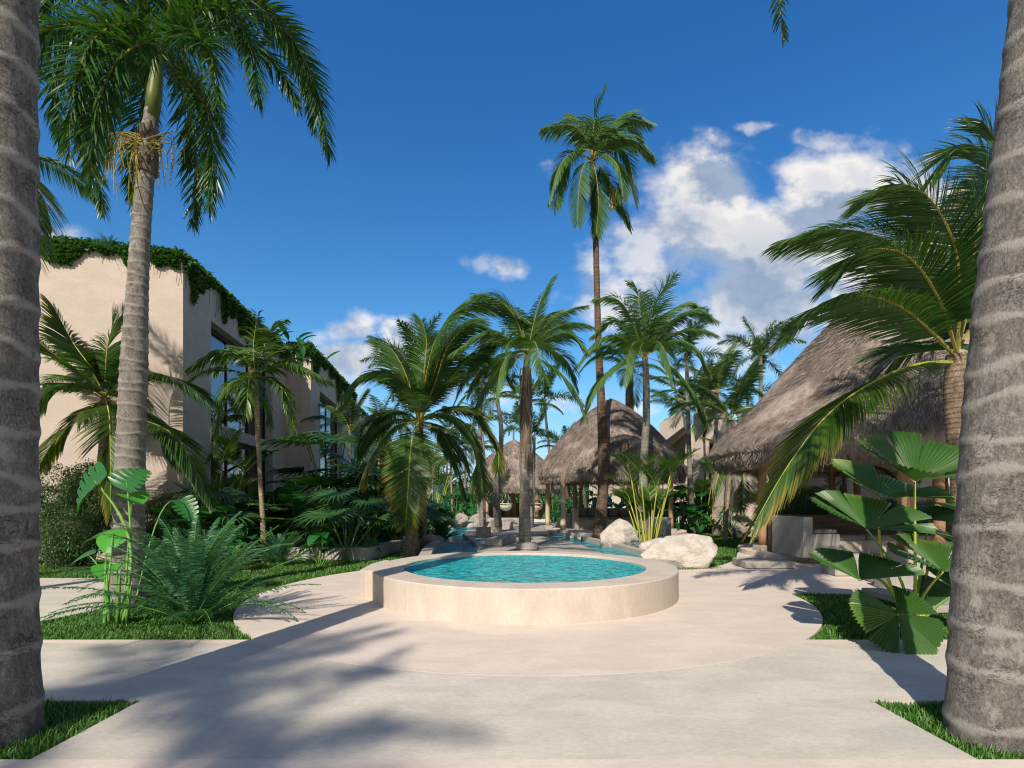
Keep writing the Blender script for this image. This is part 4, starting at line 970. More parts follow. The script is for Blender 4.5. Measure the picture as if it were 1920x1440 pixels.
for i in range(40):
    a = W(272, rs_.uniform(255, 300), 8.2); x1 = rs_.uniform(200, 262) if i % 4 else rs_.uniform(290, 340); y1 = rs_.uniform(245, 300)
    b = W(x1, y1, 8.2 + rs_.uniform(-.3, .3)); c = W(x1 + rs_.uniform(-12, 12), y1 + rs_.uniform(30, 90), 8.2 + rs_.uniform(-.3, .3))
    pts, _ = spline([a, a.lerp(b, .5) + Vector((0, 0, .08)), b, c], 9); mb.tube(pts, [.011, .010, .009, .009, .008, .008, .007, .006, .004], 5)
mb.build('flower_strands', 'flower', o)

# palm out of frame at left whose tips show beside the near trunk
palm('palm_tree', 'palm beyond the left edge whose frond tips show beside the near trunk', 8.8, [(-60, 1110, .17), (-50, 700, .14), (-40, 330, .11)], (-38, 300), 'tall',
     fronds=[([(-38, 300, 0), (20, 300, 0), (75, 360, 0), (98, 430, 0)], 'coco'), ([(-38, 300, 0), (20, 340, -.5), (66, 420, -.5), (76, 500, -.5)], 'coco'), ([(-38, 300, 0), (20, 150, .3), (70, 130, .5), (108, 190, .6)], 'coco')], rand=5, seed=9)

# very tall centre palm
KT = dict(n=86, ll=1.0, lw=.05, grav=.2, vee=.1, rr=.03, wind=(.09, 0, -.02), ang0=60)
o, B, C = palm('palm_tree', 'very tall slender coconut palm rising above all others right of centre', 21.4,
     [(1121, 1017, .27), (1130, 930, .22), (1131, 850, .21), (1127, 750, .17), (1122, 640, .14), (1119, 530, .125), (1116, 420, .12), (1112, 340, .12)], (1110, 300), 'tall',
     fronds=[([(1110, 300, 0), (1112, 250, .3), (1118, 210, .3), (1130, 172, .3)], 'tall'), ([(1110, 300, 0), (1100, 262, -.3), (1070, 235, -.5), (1018, 240, -.6)], 'tall'),
             ([(1110, 300, 0), (1080, 285, -.5), (1050, 310, -.9), (1030, 375, -1)], 'tall'), ([(1110, 300, 0), (1070, 290, .5), (1050, 330, .9), (1040, 390, 1)], 'tall'),
             ([(1110, 300, 0), (1095, 310, -.8), (1086, 350, -1.1), (1082, 420, -1.2)], 'tall'), ([(1110, 300, 0), (1135, 250, .3), (1170, 222, .5), (1220, 232, .6)], 'tall'),
             ([(1110, 300, 0), (1140, 268, -.6), (1185, 262, -1), (1226, 296, -1.1)], 'tall'), ([(1110, 300, 0), (1140, 280, .8), (1175, 290, 1.2), (1195, 380, 1.3)], 'tall'),
             ([(1110, 300, 0), (1135, 290, -.9), (1160, 315, -1.4), (1168, 370, -1.5)], 'tall'), ([(1110, 300, 0), (1118, 330, -.3), (1122, 380, -.4), (1118, 440, -.4)], 'tall'),
             ([(1110, 300, 0), (1130, 320, .5), (1160, 370, .7), (1182, 425, .7)], 'tall'), ([(1110, 300, 0), (1100, 240, .8), (1080, 220, 1.3), (1060, 225, 1.5)], 'tall'),
             ([(1110, 300, 0), (1150, 240, 1.0), (1180, 235, 1.4), (1205, 260, 1.5)], 'tall'), ([(1110, 300, 0), (1122, 255, -.5), (1140, 240, -.8), (1165, 255, -1.)], 'tall')],
     fkw=KT, seed=5, mat='trunk_brown', spacing=.14, tkw=dict(amp=.03), k=24)
mb = MB(); 
for i in range(46):
    p_ = W(1151 + rs_.gauss(0, 5), 370 + rs_.gauss(0, 9), 20.9); mb.tube([p_ + Vector((0, 0, .05)), p_, p_ - Vector((0, 0, .06))], [.03, .05, .025], 6)
mb.tube([C, W(1140, 330, 21), W(1152, 370, 20.9)], [.04, .03, .02], 6); mb.build('fruit_cluster', 'flower', o)
mb = MB(); mb.tube([W(1113, 330, 21.4), W(1117, 400, 21.4), W(1117, 440, 21.4)], [.2, .19, .13], 12)
for i in range(40):
    y_0 = rs_.uniform(330, 425); a = W(1116 + rs_.uniform(-5, 5), y_0, 21.4 - .15); mb.tube([a, a + Vector((rs_.uniform(-.15, .15), -.08, -.3)), a + Vector((rs_.uniform(-.3, .3), -.1, -.75))], [.03, .02, .005], 4)
mb.build('leaf_scar_fibre', 'fibre', o)

# centre palm standing behind the pool
KC = dict(n=92, ll=.85, lw=.034, grav=.16, vee=.12, rr=.022, wind=(-.03, 0, 0))
o, B, C = palm('palm_tree', 'straight ringed palm standing in a block right behind the round pool', 15.6,
     [(984, 1018, .185), (984, 960, .165), (984, 880, .145), (985, 790, .135), (986, 720, .13), (988, 680, .12)], (990, 662), 'coco',
     fronds=[([(990, 662, 0), (1000, 610, .1), (1015, 560, .2), (1034, 524, .3)], 'tall'), ([(990, 662, 0), (968, 600, -.2), (935, 562, -.3), (893, 552, -.4)], 'tall'),
             ([(990, 662, 0), (950, 632, -.6), (905, 628, -.9), (850, 660, -1.1)], 'tall'), ([(990, 662, 0), (960, 660, -.9), (940, 690, -1.2), (930, 740, -1.3)], 'tall'),
             ([(990, 662, 0), (1025, 635, -.5), (1065, 625, -.8), (1100, 655, -.9)], 'tall'), ([(990, 662, 0), (1030, 655, .3), (1065, 680, .5), (1082, 725, .5)], 'tall'),
             ([(990, 662, 0), (1040, 690, -.3), (1075, 730, -.4), (1098, 780, -.5)], 'tall'), ([(990, 662, 0), (940, 690, .3), (905, 730, .5), (885, 800, .5)], 'tall'),
             ([(990, 662, 0), (975, 600, .6), (955, 570, .9), (925, 575, 1.1)], 'tall'), ([(990, 662, 0), (1015, 600, .7), (1040, 590, 1.1), (1070, 620, 1.3)], 'tall'),
             ([(990, 662, 0), (930, 640, .8), (880, 690, 1.3), (850, 760, 1.3)], 'tall'), ([(990, 662, 0), (1000, 640, -1.), (1010, 660, -1.5), (1020, 720, -1.6)], 'tall')],
     rand=7, fs=.85, classes=(1, 2, 3, 1, 4, 2, 3), fkw=KC, seed=6, spacing=.11, base_z=.40, tkw=dict(amp=.03))
mb = MB(); mb.tube([W(985, 880, 15.6), W(986, 780, 15.6), W(988, 690, 15.6)], [.15, .155, .14], 12)
for i in range(70):
    y_0 = rs_.uniform(690, 860); a_ = rs_.uniform(0, 6.28); a = W(986, y_0, 15.6) + Vector((.15 * math.cos(a_), .15 * math.sin(a_), 0)); mb.tube([a, a + Vector((.04 * math.cos(a_), .04 * math.sin(a_), -.25)), a + Vector((.02 * math.cos(a_), .02 * math.sin(a_), -.6))], [.03, .02, .004], 4)
mb.build('leaf_base_fibre', 'fibre', o)

# coconut palm left of the pool, swept by wind
KP = dict(n=112, ll=1.1, lw=.036, grav=.15, vee=.0, rr=.03, wind=(.06, 0, 0), ang0=55)
o, B, C = palm('palm_tree', 'leaning coconut palm left of the round pool with a big hanging yellow-tipped frond', 15.6,
     [(770, 1040, .31), (771, 1000, .20), (776, 950, .17), (784, 890, .15), (786, 830, .14), (786, 800, .13)], (787, 790), 'coco',
     fronds=[([(787, 790, 0), (770, 730, -.3), (730, 700, -.6), (680, 705, -.9), (632, 760, -1.)], 'tall'),
             ([(787, 790, 0), (775, 810, -.8), (768, 870, -1.2), (764, 940, -1.25), (760, 985, -1.2)], ('old', dict(grav=.03, ll=1.0, wind=(0, 0, 0), n=84, lw=.055, turn=.4, ang0=78, ang1=42))),
             ([(787, 790, 0), (800, 700, .2), (820, 630, .3), (862, 578, .4), (925, 572, .4), (985, 600, .4)], ('tall', dict(wind=(.22, 0, 0), ll=1.3))),
             ([(787, 790, 0), (808, 720, -.1), (835, 650, -.2), (870, 610, -.2), (900, 600, -.2)], ('coco', dict(wind=(.2, 0, 0), ll=1.2))),
             ([(787, 790, 0), (830, 720, .2), (880, 670, .3), (930, 680, .3), (960, 720, .3)], 'coco'),
             ([(787, 790, 0), (815, 720, -.4), (840, 650, -.6), (880, 610, -.8), (930, 620, -.9)], 'coco'),
             ([(787, 790, 0), (740, 800, -.4), (700, 850, -.6), (680, 900, -.6)], 'old'),
             ([(787, 790, 0), (840, 780, -.4), (890, 830, -.6), (905, 930, -.6)], 'coco'), ([(787, 790, 0), (835, 765, .4), (885, 770, .7), (930, 830, .8), (935, 880, .8)], 'old'),
             ([(787, 790, 0), (820, 800, .6), (850, 850, .9), (870, 930, .9)], 'coco'), ([(787, 790, 0), (760, 700, .6), (730, 650, 1.), (705, 640, 1.2)], 'coco'),
             ([(787, 790, 0), (745, 770, .6), (700, 790, 1.), (670, 850, 1.1)], 'coco'), ([(787, 790, 0), (795, 700, .9), (800, 640, 1.2), (790, 600, 1.4)], 'coco')],
     rand=6, fs=1.0, classes=(1, 3, 2, 4, 1, 3), fkw=KP, seed=7, mat='trunk_coco', spacing=.075, tkw=dict(amp=.035, flare=.15, step=.02), k=32)

# big coconut palm at the right in front of the pavilion
KR = dict(n=112, ll=1.35, lw=.036, grav=.12, vee=-.05, rr=.034, wind=(-.09, 0, -.01), ang0=62, ang1=24)
YR = 9.5
o, B, C = palm('palm_tree', 'big coconut palm with long arching fronds before the pavilion at the right', YR,
     [(1808, 1125, .22), (1806, 1000, .16), (1800, 880, .155), (1795, 790, .15), (1793, 730, .17), (1793, 690, .19)], (1793, 665), 'coco',
     fronds=[([(1793, 680, 0), (1740, 680, -.3), (1660, 705, -.6), (1560, 770, -.9), (1480, 870, -1.), (1418, 975, -1.)], 'old'),
             ([(1793, 670, 0), (1740, 615, -.2), (1680, 570, -.4), (1600, 552, -.6), (1530, 575, -.7), (1475, 625, -.7)], 'coco'),
             ([(1793, 660, 0), (1775, 580, .1), (1730, 500, .2), (1650, 445, .3), (1560, 430, .3), (1470, 450, .3)], 'coco'),
             ([(1793, 660, 0), (1815, 560, -.1), (1830, 450, -.3), (1850, 350, -.4), (1870, 270, -.4), (1840, 225, -.4)], 'coco'),
             ([(1793, 660, 0), (1790, 560, .5), (1760, 450, .8), (1700, 370, .9), (1640, 360, .9)], 'coco'),
             ([(1793, 660, 0), (1830, 600, .4), (1880, 520, .6), (1960, 500, .8), (2040, 560, .9)], 'coco'),
             ([(1793, 670, 0), (1850, 650, -.3), (1930, 680, -.6), (2000, 780, -.7)], 'coco'),
             ([(1793, 670, 0), (1750, 640, .7), (1690, 660, 1.2), (1640, 740, 1.4)], 'coco'),
             ([(1793, 660, 0), (1800, 560, -.4), (1790, 460, -.7), (1745, 375, -.8), (1690, 345, -.8), (1620, 370, -.8)], 'coco'),
             ([(1793, 660, 0), (1760, 560, -.4), (1700, 480, -.6), (1620, 470, -.7), (1560, 520, -.7)], 'coco'),
             ([(1793, 660, 0), (1830, 520, .3), (1850, 400, .5), (1860, 300, .6), (1800, 270, .6), (1750, 330, .6)], 'coco'),
             ([(1793, 670, 0), (1840, 660, .8), (1900, 720, 1.2), (1920, 820, 1.3)], 'coco')],
     fkw=KR, seed=8, mat='trunk_coco', spacing=.09, tkw=dict(amp=.04, step=.012), k=40)

# palm right of centre (tall straight) and companions
o, B, C = palm('palm_tree', 'full feathery palm right of the tall slender one, above the yellow-stemmed clump', 19.5,
     [(1207, 1012, .20), (1206, 930, .175), (1208, 850, .15), (1212, 780, .135), (1211, 700, .13)], (1209, 668), 'coco',
     fronds=[([(1209, 668, 0), (1222, 600, .2), (1238, 550, .3), (1265, 515, .3)], 'plume'), ([(1209, 668, 0), (1180, 590, -.3), (1155, 560, -.4), (1118, 560, -.5)], 'tall'),
             ([(1209, 668, 0), (1160, 630, -.7), (1120, 640, -1.), (1078, 690, -1.1)], 'tall'), ([(1209, 668, 0), (1165, 680, -.5), (1120, 720, -.8), (1092, 785, -.9)], 'tall'),
             ([(1209, 668, 0), (1255, 610, -.4), (1300, 585, -.6), (1342, 600, -.7)], 'tall'), ([(1209, 668, 0), (1260, 640, -.8), (1300, 650, -1.2), (1330, 700, -1.3)], 'tall'),
             ([(1209, 668, 0), (1260, 690, -.4), (1300, 740, -.6), (1322, 790, -.6)], 'tall'), ([(1209, 668, 0), (1185, 620, .7), (1150, 600, 1.1), (1110, 630, 1.3)], 'tall'),
             ([(1209, 668, 0), (1240, 600, .8), (1280, 570, 1.2), (1310, 575, 1.4)], 'tall'), ([(1209, 668, 0), (1195, 640, -1.), (1180, 660, -1.6), (1170, 720, -1.8)], 'tall'),
             ([(1209, 668, 0), (1230, 640, -1.2), (1250, 665, -1.8), (1262, 720, -2)], 'tall'), ([(1209, 668, 0), (1200, 590, .1), (1195, 545, .2), (1180, 530, .3)], 'tall')],
     fkw=dict(n=96, ll=.85, lw=.042, wind=(0, 0, 0)), rand=7, fs=1.05, classes=(1, 2, 3, 1, 3, 2, 4), seed=12, spacing=.13)
palm('palm_tree', 'palm with shaggy brown leaf bases behind the roof top of the central hut', 30, [(1182, 985, .2), (1181, 800, .2), (1180, 745, .24)], (1180, 690), 'tall', rand=9, fs=.95, seed=13, mat='trunk_brown')
palm('palm_tree', 'plumed palm crown at the right of the feathery palm, above the slanted roof', 26, [(1300, 1000, .14), (1292, 850, .12), (1288, 700, .11)], (1286, 672), 'plume', rand=11, fs=.95, seed=14)
palm('palm_tree', 'plumed palm standing against the clouds left of the big thatched roof', 30, [(1428, 1000, .16), (1427, 850, .13), (1426, 690, .12)], (1425, 668), 'plume', rand=12, fs=1.05, seed=15, classes=(0, 1, 1, 2, 2, 2, 3, 3, 4))
palm('palm_tree', 'slender plumed palm behind the coconut palm left of centre', 19, [(795, 1005, .11), (790, 850, .1), (782, 760, .09), (778, 715, .08)], (776, 700), 'plume', rand=15, fs=.85, seed=16)
palm('palm_tree', 'feathery palm between the two centre palms, its stem hidden', 24, [(905, 985, .14), (900, 850, .12), (902, 740, .1)], (903, 715), 'plume', rand=10, fs=.9, seed=17)
palm('palm_tree', 'curved thin palm leaning over the deck before the far hut', 24, [(934, 985, .19), (930, 930, .16), (936, 880, .13), (940, 810, .11), (934, 760, .1)], (932, 745), 'old', rand=9, fs=.7, seed=18, spacing=.14)
palm('palm_tree', 'very thin straight palm left of the curved one on the deck', 22, [(909, 1001, .06), (908, 900, .05), (906, 800, .045)], (905, 790), 'areca', rand=8, fs=.6, seed=19, mat='trunk_thin')
palm('palm_tree', 'small plumed palm behind the ringed palm, above the far lawn', 38, [(1040, 965, .12), (1030, 850, .1), (1022, 770, .1)], (1020, 750), 'plume', rand=11, fs=1.2, seed=20)
palm('palm_tree', 'low plumed palm right of the far hut', 34, [(1000, 968, .12), (1000, 900, .1), (1002, 830, .1)], (1002, 820), 'plume', rand=10, fs=.95, seed=21)
palm('palm_tree', 'ringed palm just right of the straight pool palm, seen below its crown', 30, [(996, 985, .17), (995, 900, .15), (992, 780, .14)], (991, 760), 'coco', rand=9, fs=.9, seed=22)
palm('palm_tree', 'slim palm at the left of the far hut, close to the kerb', 33, [(848, 968, .07), (846, 900, .06), (842, 820, .05)], (841, 810), 'coco', rand=9, fs=.9, seed=23, mat='trunk_thin')
palm('palm_tree', 'slim palm with yellowing fronds in front of the far left trees', 36, [(898, 966, .12), (896, 900, .1), (893, 850, .1)], (892, 840), 'old', rand=9, fs=.9, seed=24)
palm('palm_tree', 'dark leaning palm stem between the timber posts of the central hut', 34, [(1078, 975, .22), (1066, 940, .2), (1062, 860, .16)], (1062, 850), 'coco', rand=9, fs=.9, seed=25, mat='trunk_brown')
palm('palm_tree', 'broad palm with light green fronds beneath the eave of the central hut', 36, [(1098, 972, .2), (1094, 930, .18), (1092, 905, .16)], (1092, 900), 'areca', rand=10, fs=1.1, seed=26)
# areca in front of the left building
o, B, C = palm('areca_palm', 'thin-stemmed palm in front of the tall window of the left building', 13.8,
     [(496, 1055, .085), (493, 980, .07), (488, 900, .058), (484, 820, .055), (481, 750, .06), (479, 725, .07)], (479, 705), 'areca',
     fronds=[([(479, 705, 0), (475, 660, 0), (478, 620, 0), (485, 585, 0)], 'areca'), ([(479, 705, 0), (455, 670, -.3), (410, 662, -.5), (352, 692, -.6)], 'areca'),
             ([(479, 705, 0), (505, 690, -.3), (550, 682, -.5), (620, 715, -.6)], 'areca'), ([(479, 705, 0), (510, 712, -.6), (540, 745, -.8), (550, 800, -.8)], 'areca'),
             ([(479, 705, 0), (445, 720, -.6), (415, 750, -.8), (400, 820, -.8)], 'areca'), ([(479, 705, 0), (495, 650, .4), (510, 615, .6), (535, 600, .7)], 'areca'),
             ([(479, 705, 0), (465, 660, .6), (430, 660, .9), (400, 700, 1.)], 'areca'), ([(479, 705, 0), (480, 720, .6), (500, 760, .8), (508, 800, .8)], 'areca'),
             ([(479, 705, 0), (470, 700, -.6), (465, 730, -.9), (462, 780, -1.)], 'areca')],
     rand=5, fs=.75, classes=(2, 3, 4, 1, 3), fkw=dict(n=48, ll=.64, lw=.06, grav=.24, vee=.15, plume=.35), seed=30, mat='trunk_thin', spacing=.075, tkw=dict(step=.012, amp=.04), cat='palm tree')
palm('palm_tree', 'leafy palm in the gap between second block and coconut palm', 25, [(655, 1000, .1), (656, 900, .09), (656, 820, .08)], (656, 808), 'coco', rand=10, fs=.95, seed=52)
# coconut in front of the left facade
o, B, C = palm('palm_tree', 'low coconut palm against the sunlit left facade', 13.2,
     [(128, 1062, .27), (150, 1020, .20), (185, 940, .17), (197, 840, .14), (197, 770, .13)], (197, 745), 'coco',
     fronds=[([(197, 745, 0), (170, 690, -.2), (135, 640, -.2), (100, 575, -.3)], 'old'), ([(197, 745, 0), (200, 660, .1), (215, 610, .2), (238, 578, .2)], 'coco'),
             ([(197, 745, 0), (150, 700, -.3), (95, 660, -.5), (50, 620, -.5)], 'coco'), ([(197, 745, 0), (150, 720, -.7), (100, 730, -1.), (60, 760, -1.)], 'coco'),
             ([(197, 745, 0), (205, 780, -1.), (207, 850, -1.2), (208, 960, -1.2)], 'old'), ([(197, 745, 0), (250, 700, -.3), (330, 710, -.6), (405, 760, -.7)], 'coco'),
             ([(197, 745, 0), (150, 780, -.6), (100, 830, -.8), (75, 870, -.8)], 'old'), ([(197, 745, 0), (250, 780, -.6), (330, 820, -.9), (395, 940, -.9)], 'coco'),
             ([(197, 745, 0), (245, 770, .3), (300, 800, .4), (340, 870, .4)], 'coco'), ([(197, 745, 0), (180, 680, .4), (150, 650, .6), (110, 670, .8)], 'coco')],
     rand=7, fs=.8, classes=(1, 2, 3, 4, 2, 3, 4), fkw=dict(n=110, ll=1.0, lw=.046, wind=(0, 0, 0), grav=.13), seed=31, mat='trunk_coco', spacing=.08, k=32, tkw=dict(step=.02))
# small coconut before the pavilion, further palms right
palm('palm_tree', 'small thin-stemmed palm with green and yellow fronds left of the pavilion posts', 21.5,
     [(1359, 1013, .1), (1363, 960, .075), (1368, 900, .065), (1372, 870, .07)], (1372, 862), 'old',
     fronds=[([(1372, 862, 0), (1355, 870, -.3), (1345, 900, -.5), (1335, 950, -.5)], 'old'), ([(1372, 862, 0), (1385, 870, -.5), (1395, 900, -.7), (1392, 960, -.8)], 'old'),
             ([(1372, 862, 0), (1400, 865, .2), (1425, 890, .3), (1440, 940, .3)], 'old'), ([(1372, 862, 0), (1400, 850, .6), (1440, 870, .9), (1460, 930, 1.)], 'coco')], rand=3, fs=.7, seed=33, mat='trunk_thin', spacing=.1)
palm('palm_tree', 'thin-stemmed palm in shade before the beige building left of the lawn', 27, [(1293, 998, .08), (1291, 900, .07), (1290, 800, .06), (1290, 772, .06)], (1290, 765), 'areca', rand=12, fs=1.15, seed=34, mat='trunk_thin')
palm('palm_tree', 'second thin-stemmed palm close to the first before the beige building', 28.5, [(1322, 996, .07), (1322, 880, .06), (1318, 770, .06)], (1317, 765), 'areca', rand=12, fs=1.15, seed=35, mat='trunk_thin')
palm('palm_tree', 'big bright green palm above the eave left of the large thatched roof', 24, [(1362, 1000, .14), (1366, 900, .12), (1370, 800, .1)], (1370, 785), 'coco', rand=10, fs=1.1, seed=36)
palm('palm_tree', 'arching green palm over the slanted roof near the big thatch', 29, [(1330, 998, .15), (1340, 850, .12), (1345, 745, .1)], (1345, 735), 'coco', rand=9, fs=1.1, seed=37)
palm('palm_tree', 'plumed palm low behind the left shoulder of the big thatched roof', 33, [(1400, 995, .15), (1400, 850, .12), (1402, 750, .1)], (1402, 738), 'plume', rand=11, fs=1.2, seed=38)
palm('palm_tree', 'palm behind the third left block with fronds over the roof edge', 31, [(712, 985, .1), (712, 880, .09), (713, 810, .08)], (713, 800), 'areca', rand=9, fs=.95, seed=39, mat='trunk_thin')
palm('palm_tree', 'short palm with yellow-green stem beside the leaning coconut palm', 19.5, [(708, 1010, .06), (709, 950, .05), (710, 850, .05)], (711, 845), 'old', rand=8, fs=.75, seed=40, mat='stem_yellow', spacing=.2)
palm('palm_tree', 'short yellow palm behind the garden shrubs at the right', 20, [(1590, 1000, .1), (1585, 930, .09), (1580, 880, .08)], (1580, 878), 'old', rand=8, fs=.75, seed=41)
palm('palm_tree', 'small coconut palm near the right trunk before the garden wall', 18.8, [(1775, 1005, .1), (1774, 930, .09), (1772, 885, .08)], (1772, 880), 'old', rand=8, fs=.75, seed=42)
# row of far trees along the skyline
for (px, Y, cy, fs, lb) in ((870, 52, 840, 1.3, 'hazy plumed palm left of the far hut roof'), (835, 56, 865, 1.3, 'far plumed palm over the left bank, left of the hazy one'), (960, 60, 800, 1.4, 'far palm behind the roof of the far hut'),
                            (1055, 55, 840, 1.2, 'far palm filling the gap between the two smaller huts'), (1105, 60, 850, 1.2, 'far palm behind the ribbed building'), (1265, 46, 770, 1.2, 'far palm above the slanted roofs at right'),
                            (1240, 52, 845, 1.1, 'far low palm behind the right side of the central hut'), (760, 48, 800, 1.2, 'far palm behind the leaning coconut palm'), (690, 44, 830, 1.1, 'far palm beside the third left block')):
    palm('palm_tree', lb, Y, [(px, 962, .17), (px + 2, 900, .14), (px + 3, cy + 10, .12)], (px + 3, cy), 'plume', rand=10, fs=fs, seed=px)

# ------------------------------------------------------------------ clumps, ferns, broad leaves: prototypes
def clump(name, label, cat, loc, kind, n=14, h=1.8, seed=0, spread=.25, stem='stem_yellow', leaf=None, fs=.55):
    """clumping palm: several upright canes each ending in young fronds"""
    rnd = random.Random(seed); o = thing(name, label, cat, loc); mb = MB(); lf = MB()
    for i in range(n):
        a = i * 2.4; r = spread * math.sqrt((i + .5) / n); hh = h * rnd.uniform(.3, 1); ln = rnd.uniform(.1, .35)
        b = Vector((r * math.cos(a), r * math.sin(a), -.03)); t = b + Vector((math.cos(a) * hh * ln, math.sin(a) * hh * ln, hh))
        pts, _ = spline([b, b.lerp(t, .5) + Vector((0, 0, hh * .04)), t], 8); mb.tube(pts, [.036 - .0025 * k for k in range(8)], 7)
        for k in range(2):
            az = a + rnd.uniform(-1, 1); L = fs * rnd.uniform(.8, 1.5) * 1.3; e = rnd.uniform(.9, 1.35)
            d = Vector((math.cos(az) * math.cos(e), math.sin(az) * math.cos(e), math.sin(e))); q0 = t; q = [q0]
            for s_ in range(4): q.append(q[-1] + d * L / 4); d = (d + Vector((math.cos(az) * .25, math.sin(az) * .25, -.12))).normalized()
            frond_into(lf, q, n=24, ll=.42 * fs / .55, lw=.035, pet=.2, grav=.06, vee=.5, rr=.010, seed=seed * 20 + i * 3 + k, segs=2)
    mb.build('stems', stem, o, local=True, smooth=True); lf.build('fronds', [leaf or 'leaf_areca', 'stem_yellow'], o, local=True); return o
x, y = G(1216, 1026); clump('areca_clump', 'upright clump of yellow-stemmed palms between the two pale boulders', 'palm clump', (x, y, 0), 'young', 13, 2.6, 3, .35, fs=.75)
x, y = G(1318, 1000); ac = clump('areca_clump', 'yellow-green cane palm clump in shade before the beige building', 'palm clump', (x, y, 0), 'young', 12, 3.2, 4, .4, fs=.9)
copy_thing(ac, (12.5, 22.3, 0), 1.0, .8, 'bushy cane palm clump left of the built-in sofa wall')
copy_thing(ac, (11.5, 22.6, 0), 2.0, .85, 'airy cane palm clump with thin dark stems before the garden wall')
copy_thing(ac, (*G(395, 1040), 0), 2.2, .85, 'tall thin cane palm in the dark corner of the left building')

# boston fern in front
def fern(name, label, loc, n=34, L=1.5, seed=0, scale=1.0, fl=None, ll=.15):
    rnd = random.Random(seed); o = thing(name, label, 'fern', loc, scale=scale); mb = MB()
    for i in range(n):
        az = i * 2.39996 + rnd.uniform(-.2, .2); e0 = rnd.uniform(62, 88) if i < n * .6 else rnd.uniform(25, 58); LL = L * rnd.uniform(.75, 1.15); q = [Vector((.05 * math.cos(az), .05 * math.sin(az), 0))]
        e1 = e0 - rnd.uniform(25, 75)
        for s_ in range(7):
            e = math.radians(e0 + (e1 - e0) * (s_ / 6) ** 1.4); q.append(q[-1] + Vector((math.cos(az) * math.cos(e), math.sin(az) * math.cos(e), math.sin(e))) * LL / 7)
        frond_into(mb, q, n=int(62 * LL / 1.4), ll=ll * rnd.uniform(.8, 1.1), lw=.015, pet=.16, grav=.16, vee=.05, plume=.25, rr=.006, seed=seed * 99 + i, ang0=82, ang1=62, lenbase=.5, segs=2)
    mb.build('fronds', ['leaf_fern', 'stem_green'], o, local=True); return o
x, y = G(358, 1168); bf = fern('sword_fern', 'large dark green sword fern on the left lawn beside the plaza', (x, y, 0), 84, 1.6, 2, ll=.115)
bf2 = copy_thing(bf, (-6.6, 9.2, 0), 1.3, .72, 'fern behind the large sword fern near the thin palm stem')
x, y = G(95, 1105); 
copy_thing(bf, (-7.4, 12.6, 0), 2.1, .8, 'fern at the foot of the leafy shrubs by the left path')
copy_thing(bf, (-5.9, 13.2, 0), .5, .62, 'fern in front of the trough pool wall on the left')
copy_thing(bf, (-2.9, 21.6, 0), 1.9, .8, 'small fern on the bank behind the leaning coconut palm')

# monstera and lime heart leaves beside the tall palm
def stemleaf(o, base, tip, sag, d, up, L, Wd, prof, mat, curl=.6, rad=.018, fold=.2, back=.25, rip=0, seed=0, stem='stem_green', side=(0, 0, 1)):
    lo = o.location; pts = arc(Vector(base) - lo, Vector(tip) - lo, sag, 10, side); mb = MB(); mb.tube(pts, [rad * (1 - .5 * i / 10) for i in range(11)], 7)
    mb.build('stalk', stem, o, local=True, smooth=True)
    mb = MB(); blade(mb, Vector(tip) - lo, d, up, L, Wd, prof, curl, fold, back=back, rip=rip, seed=seed)
    f = mb.build('leaf', mat, o, local=True, smooth=True)
YM = 7.9
ms = thing('monstera', 'tall monstera with split and bright heart shaped leaves beside the grey palm', 'plant', (*G(222, 1168), 0))
bm_ = Vector((*G(222, 1168), 0)); j = lambda px, dx=0: W(px, 1150, YM)
stemleaf(ms, bm_, W(178, 902, YM), .14, (-1.0, -.25, -.75), (-.3, -.8, .7), .78, .72, P_MONST, 'leaf_broad', .7, .028, .25, seed=1, side=(1, 0, .25))
stemleaf(ms, bm_ + Vector((.08, 0, 0)), W(238, 905, YM), .03, (.25, .3, .45), (0, -.8, .5), .5, .62, P_MONST, 'leaf_broad', .5, .022, .2, side=(1, 0, 0))
stemleaf(ms, bm_ + Vector((.06, 0, 0)), W(248, 928, YM), .02, (.9, -.5, -.1), (.1, -.2, 1), .42, .42, P_HEART, 'leaf_lime', .5, .018, .2)
stemleaf(ms, bm_ + Vector((-.1, -.1, 0)), W(212, 1000, YM - .3), .02, (.1, -.9, -.55), (0, -.5, .85), .44, .46, P_HEART, 'leaf_lime', .6, .018, -.15)
stemleaf(ms, bm_ + Vector((-.1, -.12, 0)), W(200, 1000, YM), .02, (-.9, -.3, -.15), (0, -.2, 1), .45, .32, P_HEART, 'leaf_broad', .4, .016)
stemleaf(ms, bm_ + Vector((-.08, -.14, 0)), W(206, 1062, YM - .4), .02, (.3, -.9, -.2), (0, -.3, 1), .42, .42, P_HEART, 'leaf_lime', .4, .018)
stemleaf(ms, bm_, W(165, 1040, YM), .1, (-1, -.2, -.3), (0, -.4, 1), .42, .26, P_HEART, 'leaf_broad', .4, .014)
stemleaf(ms, bm_ + Vector((.1, .1, 0)), W(345, 945, YM + .5), .3, (.75, -.4, -.7), (0, -.5, .8), .5, .36, P_MONST, 'leaf_broad', .4, .013, side=(0, 0, 1))
mb = MB()
for i in range(6):
    a = i * 1.05; mb.tube(arc(bm_ - ms.location + Vector((.1 * math.cos(a), .1 * math.sin(a), -.02)), Vector((.18 * math.cos(a), .1 * math.sin(a), .55 + .1 * (i % 3))), .05, 5), [.026, .026, .022, .018, .014, .006], 7)
mb.build('stem_base', 'stem_green', ms, local=True, smooth=True)

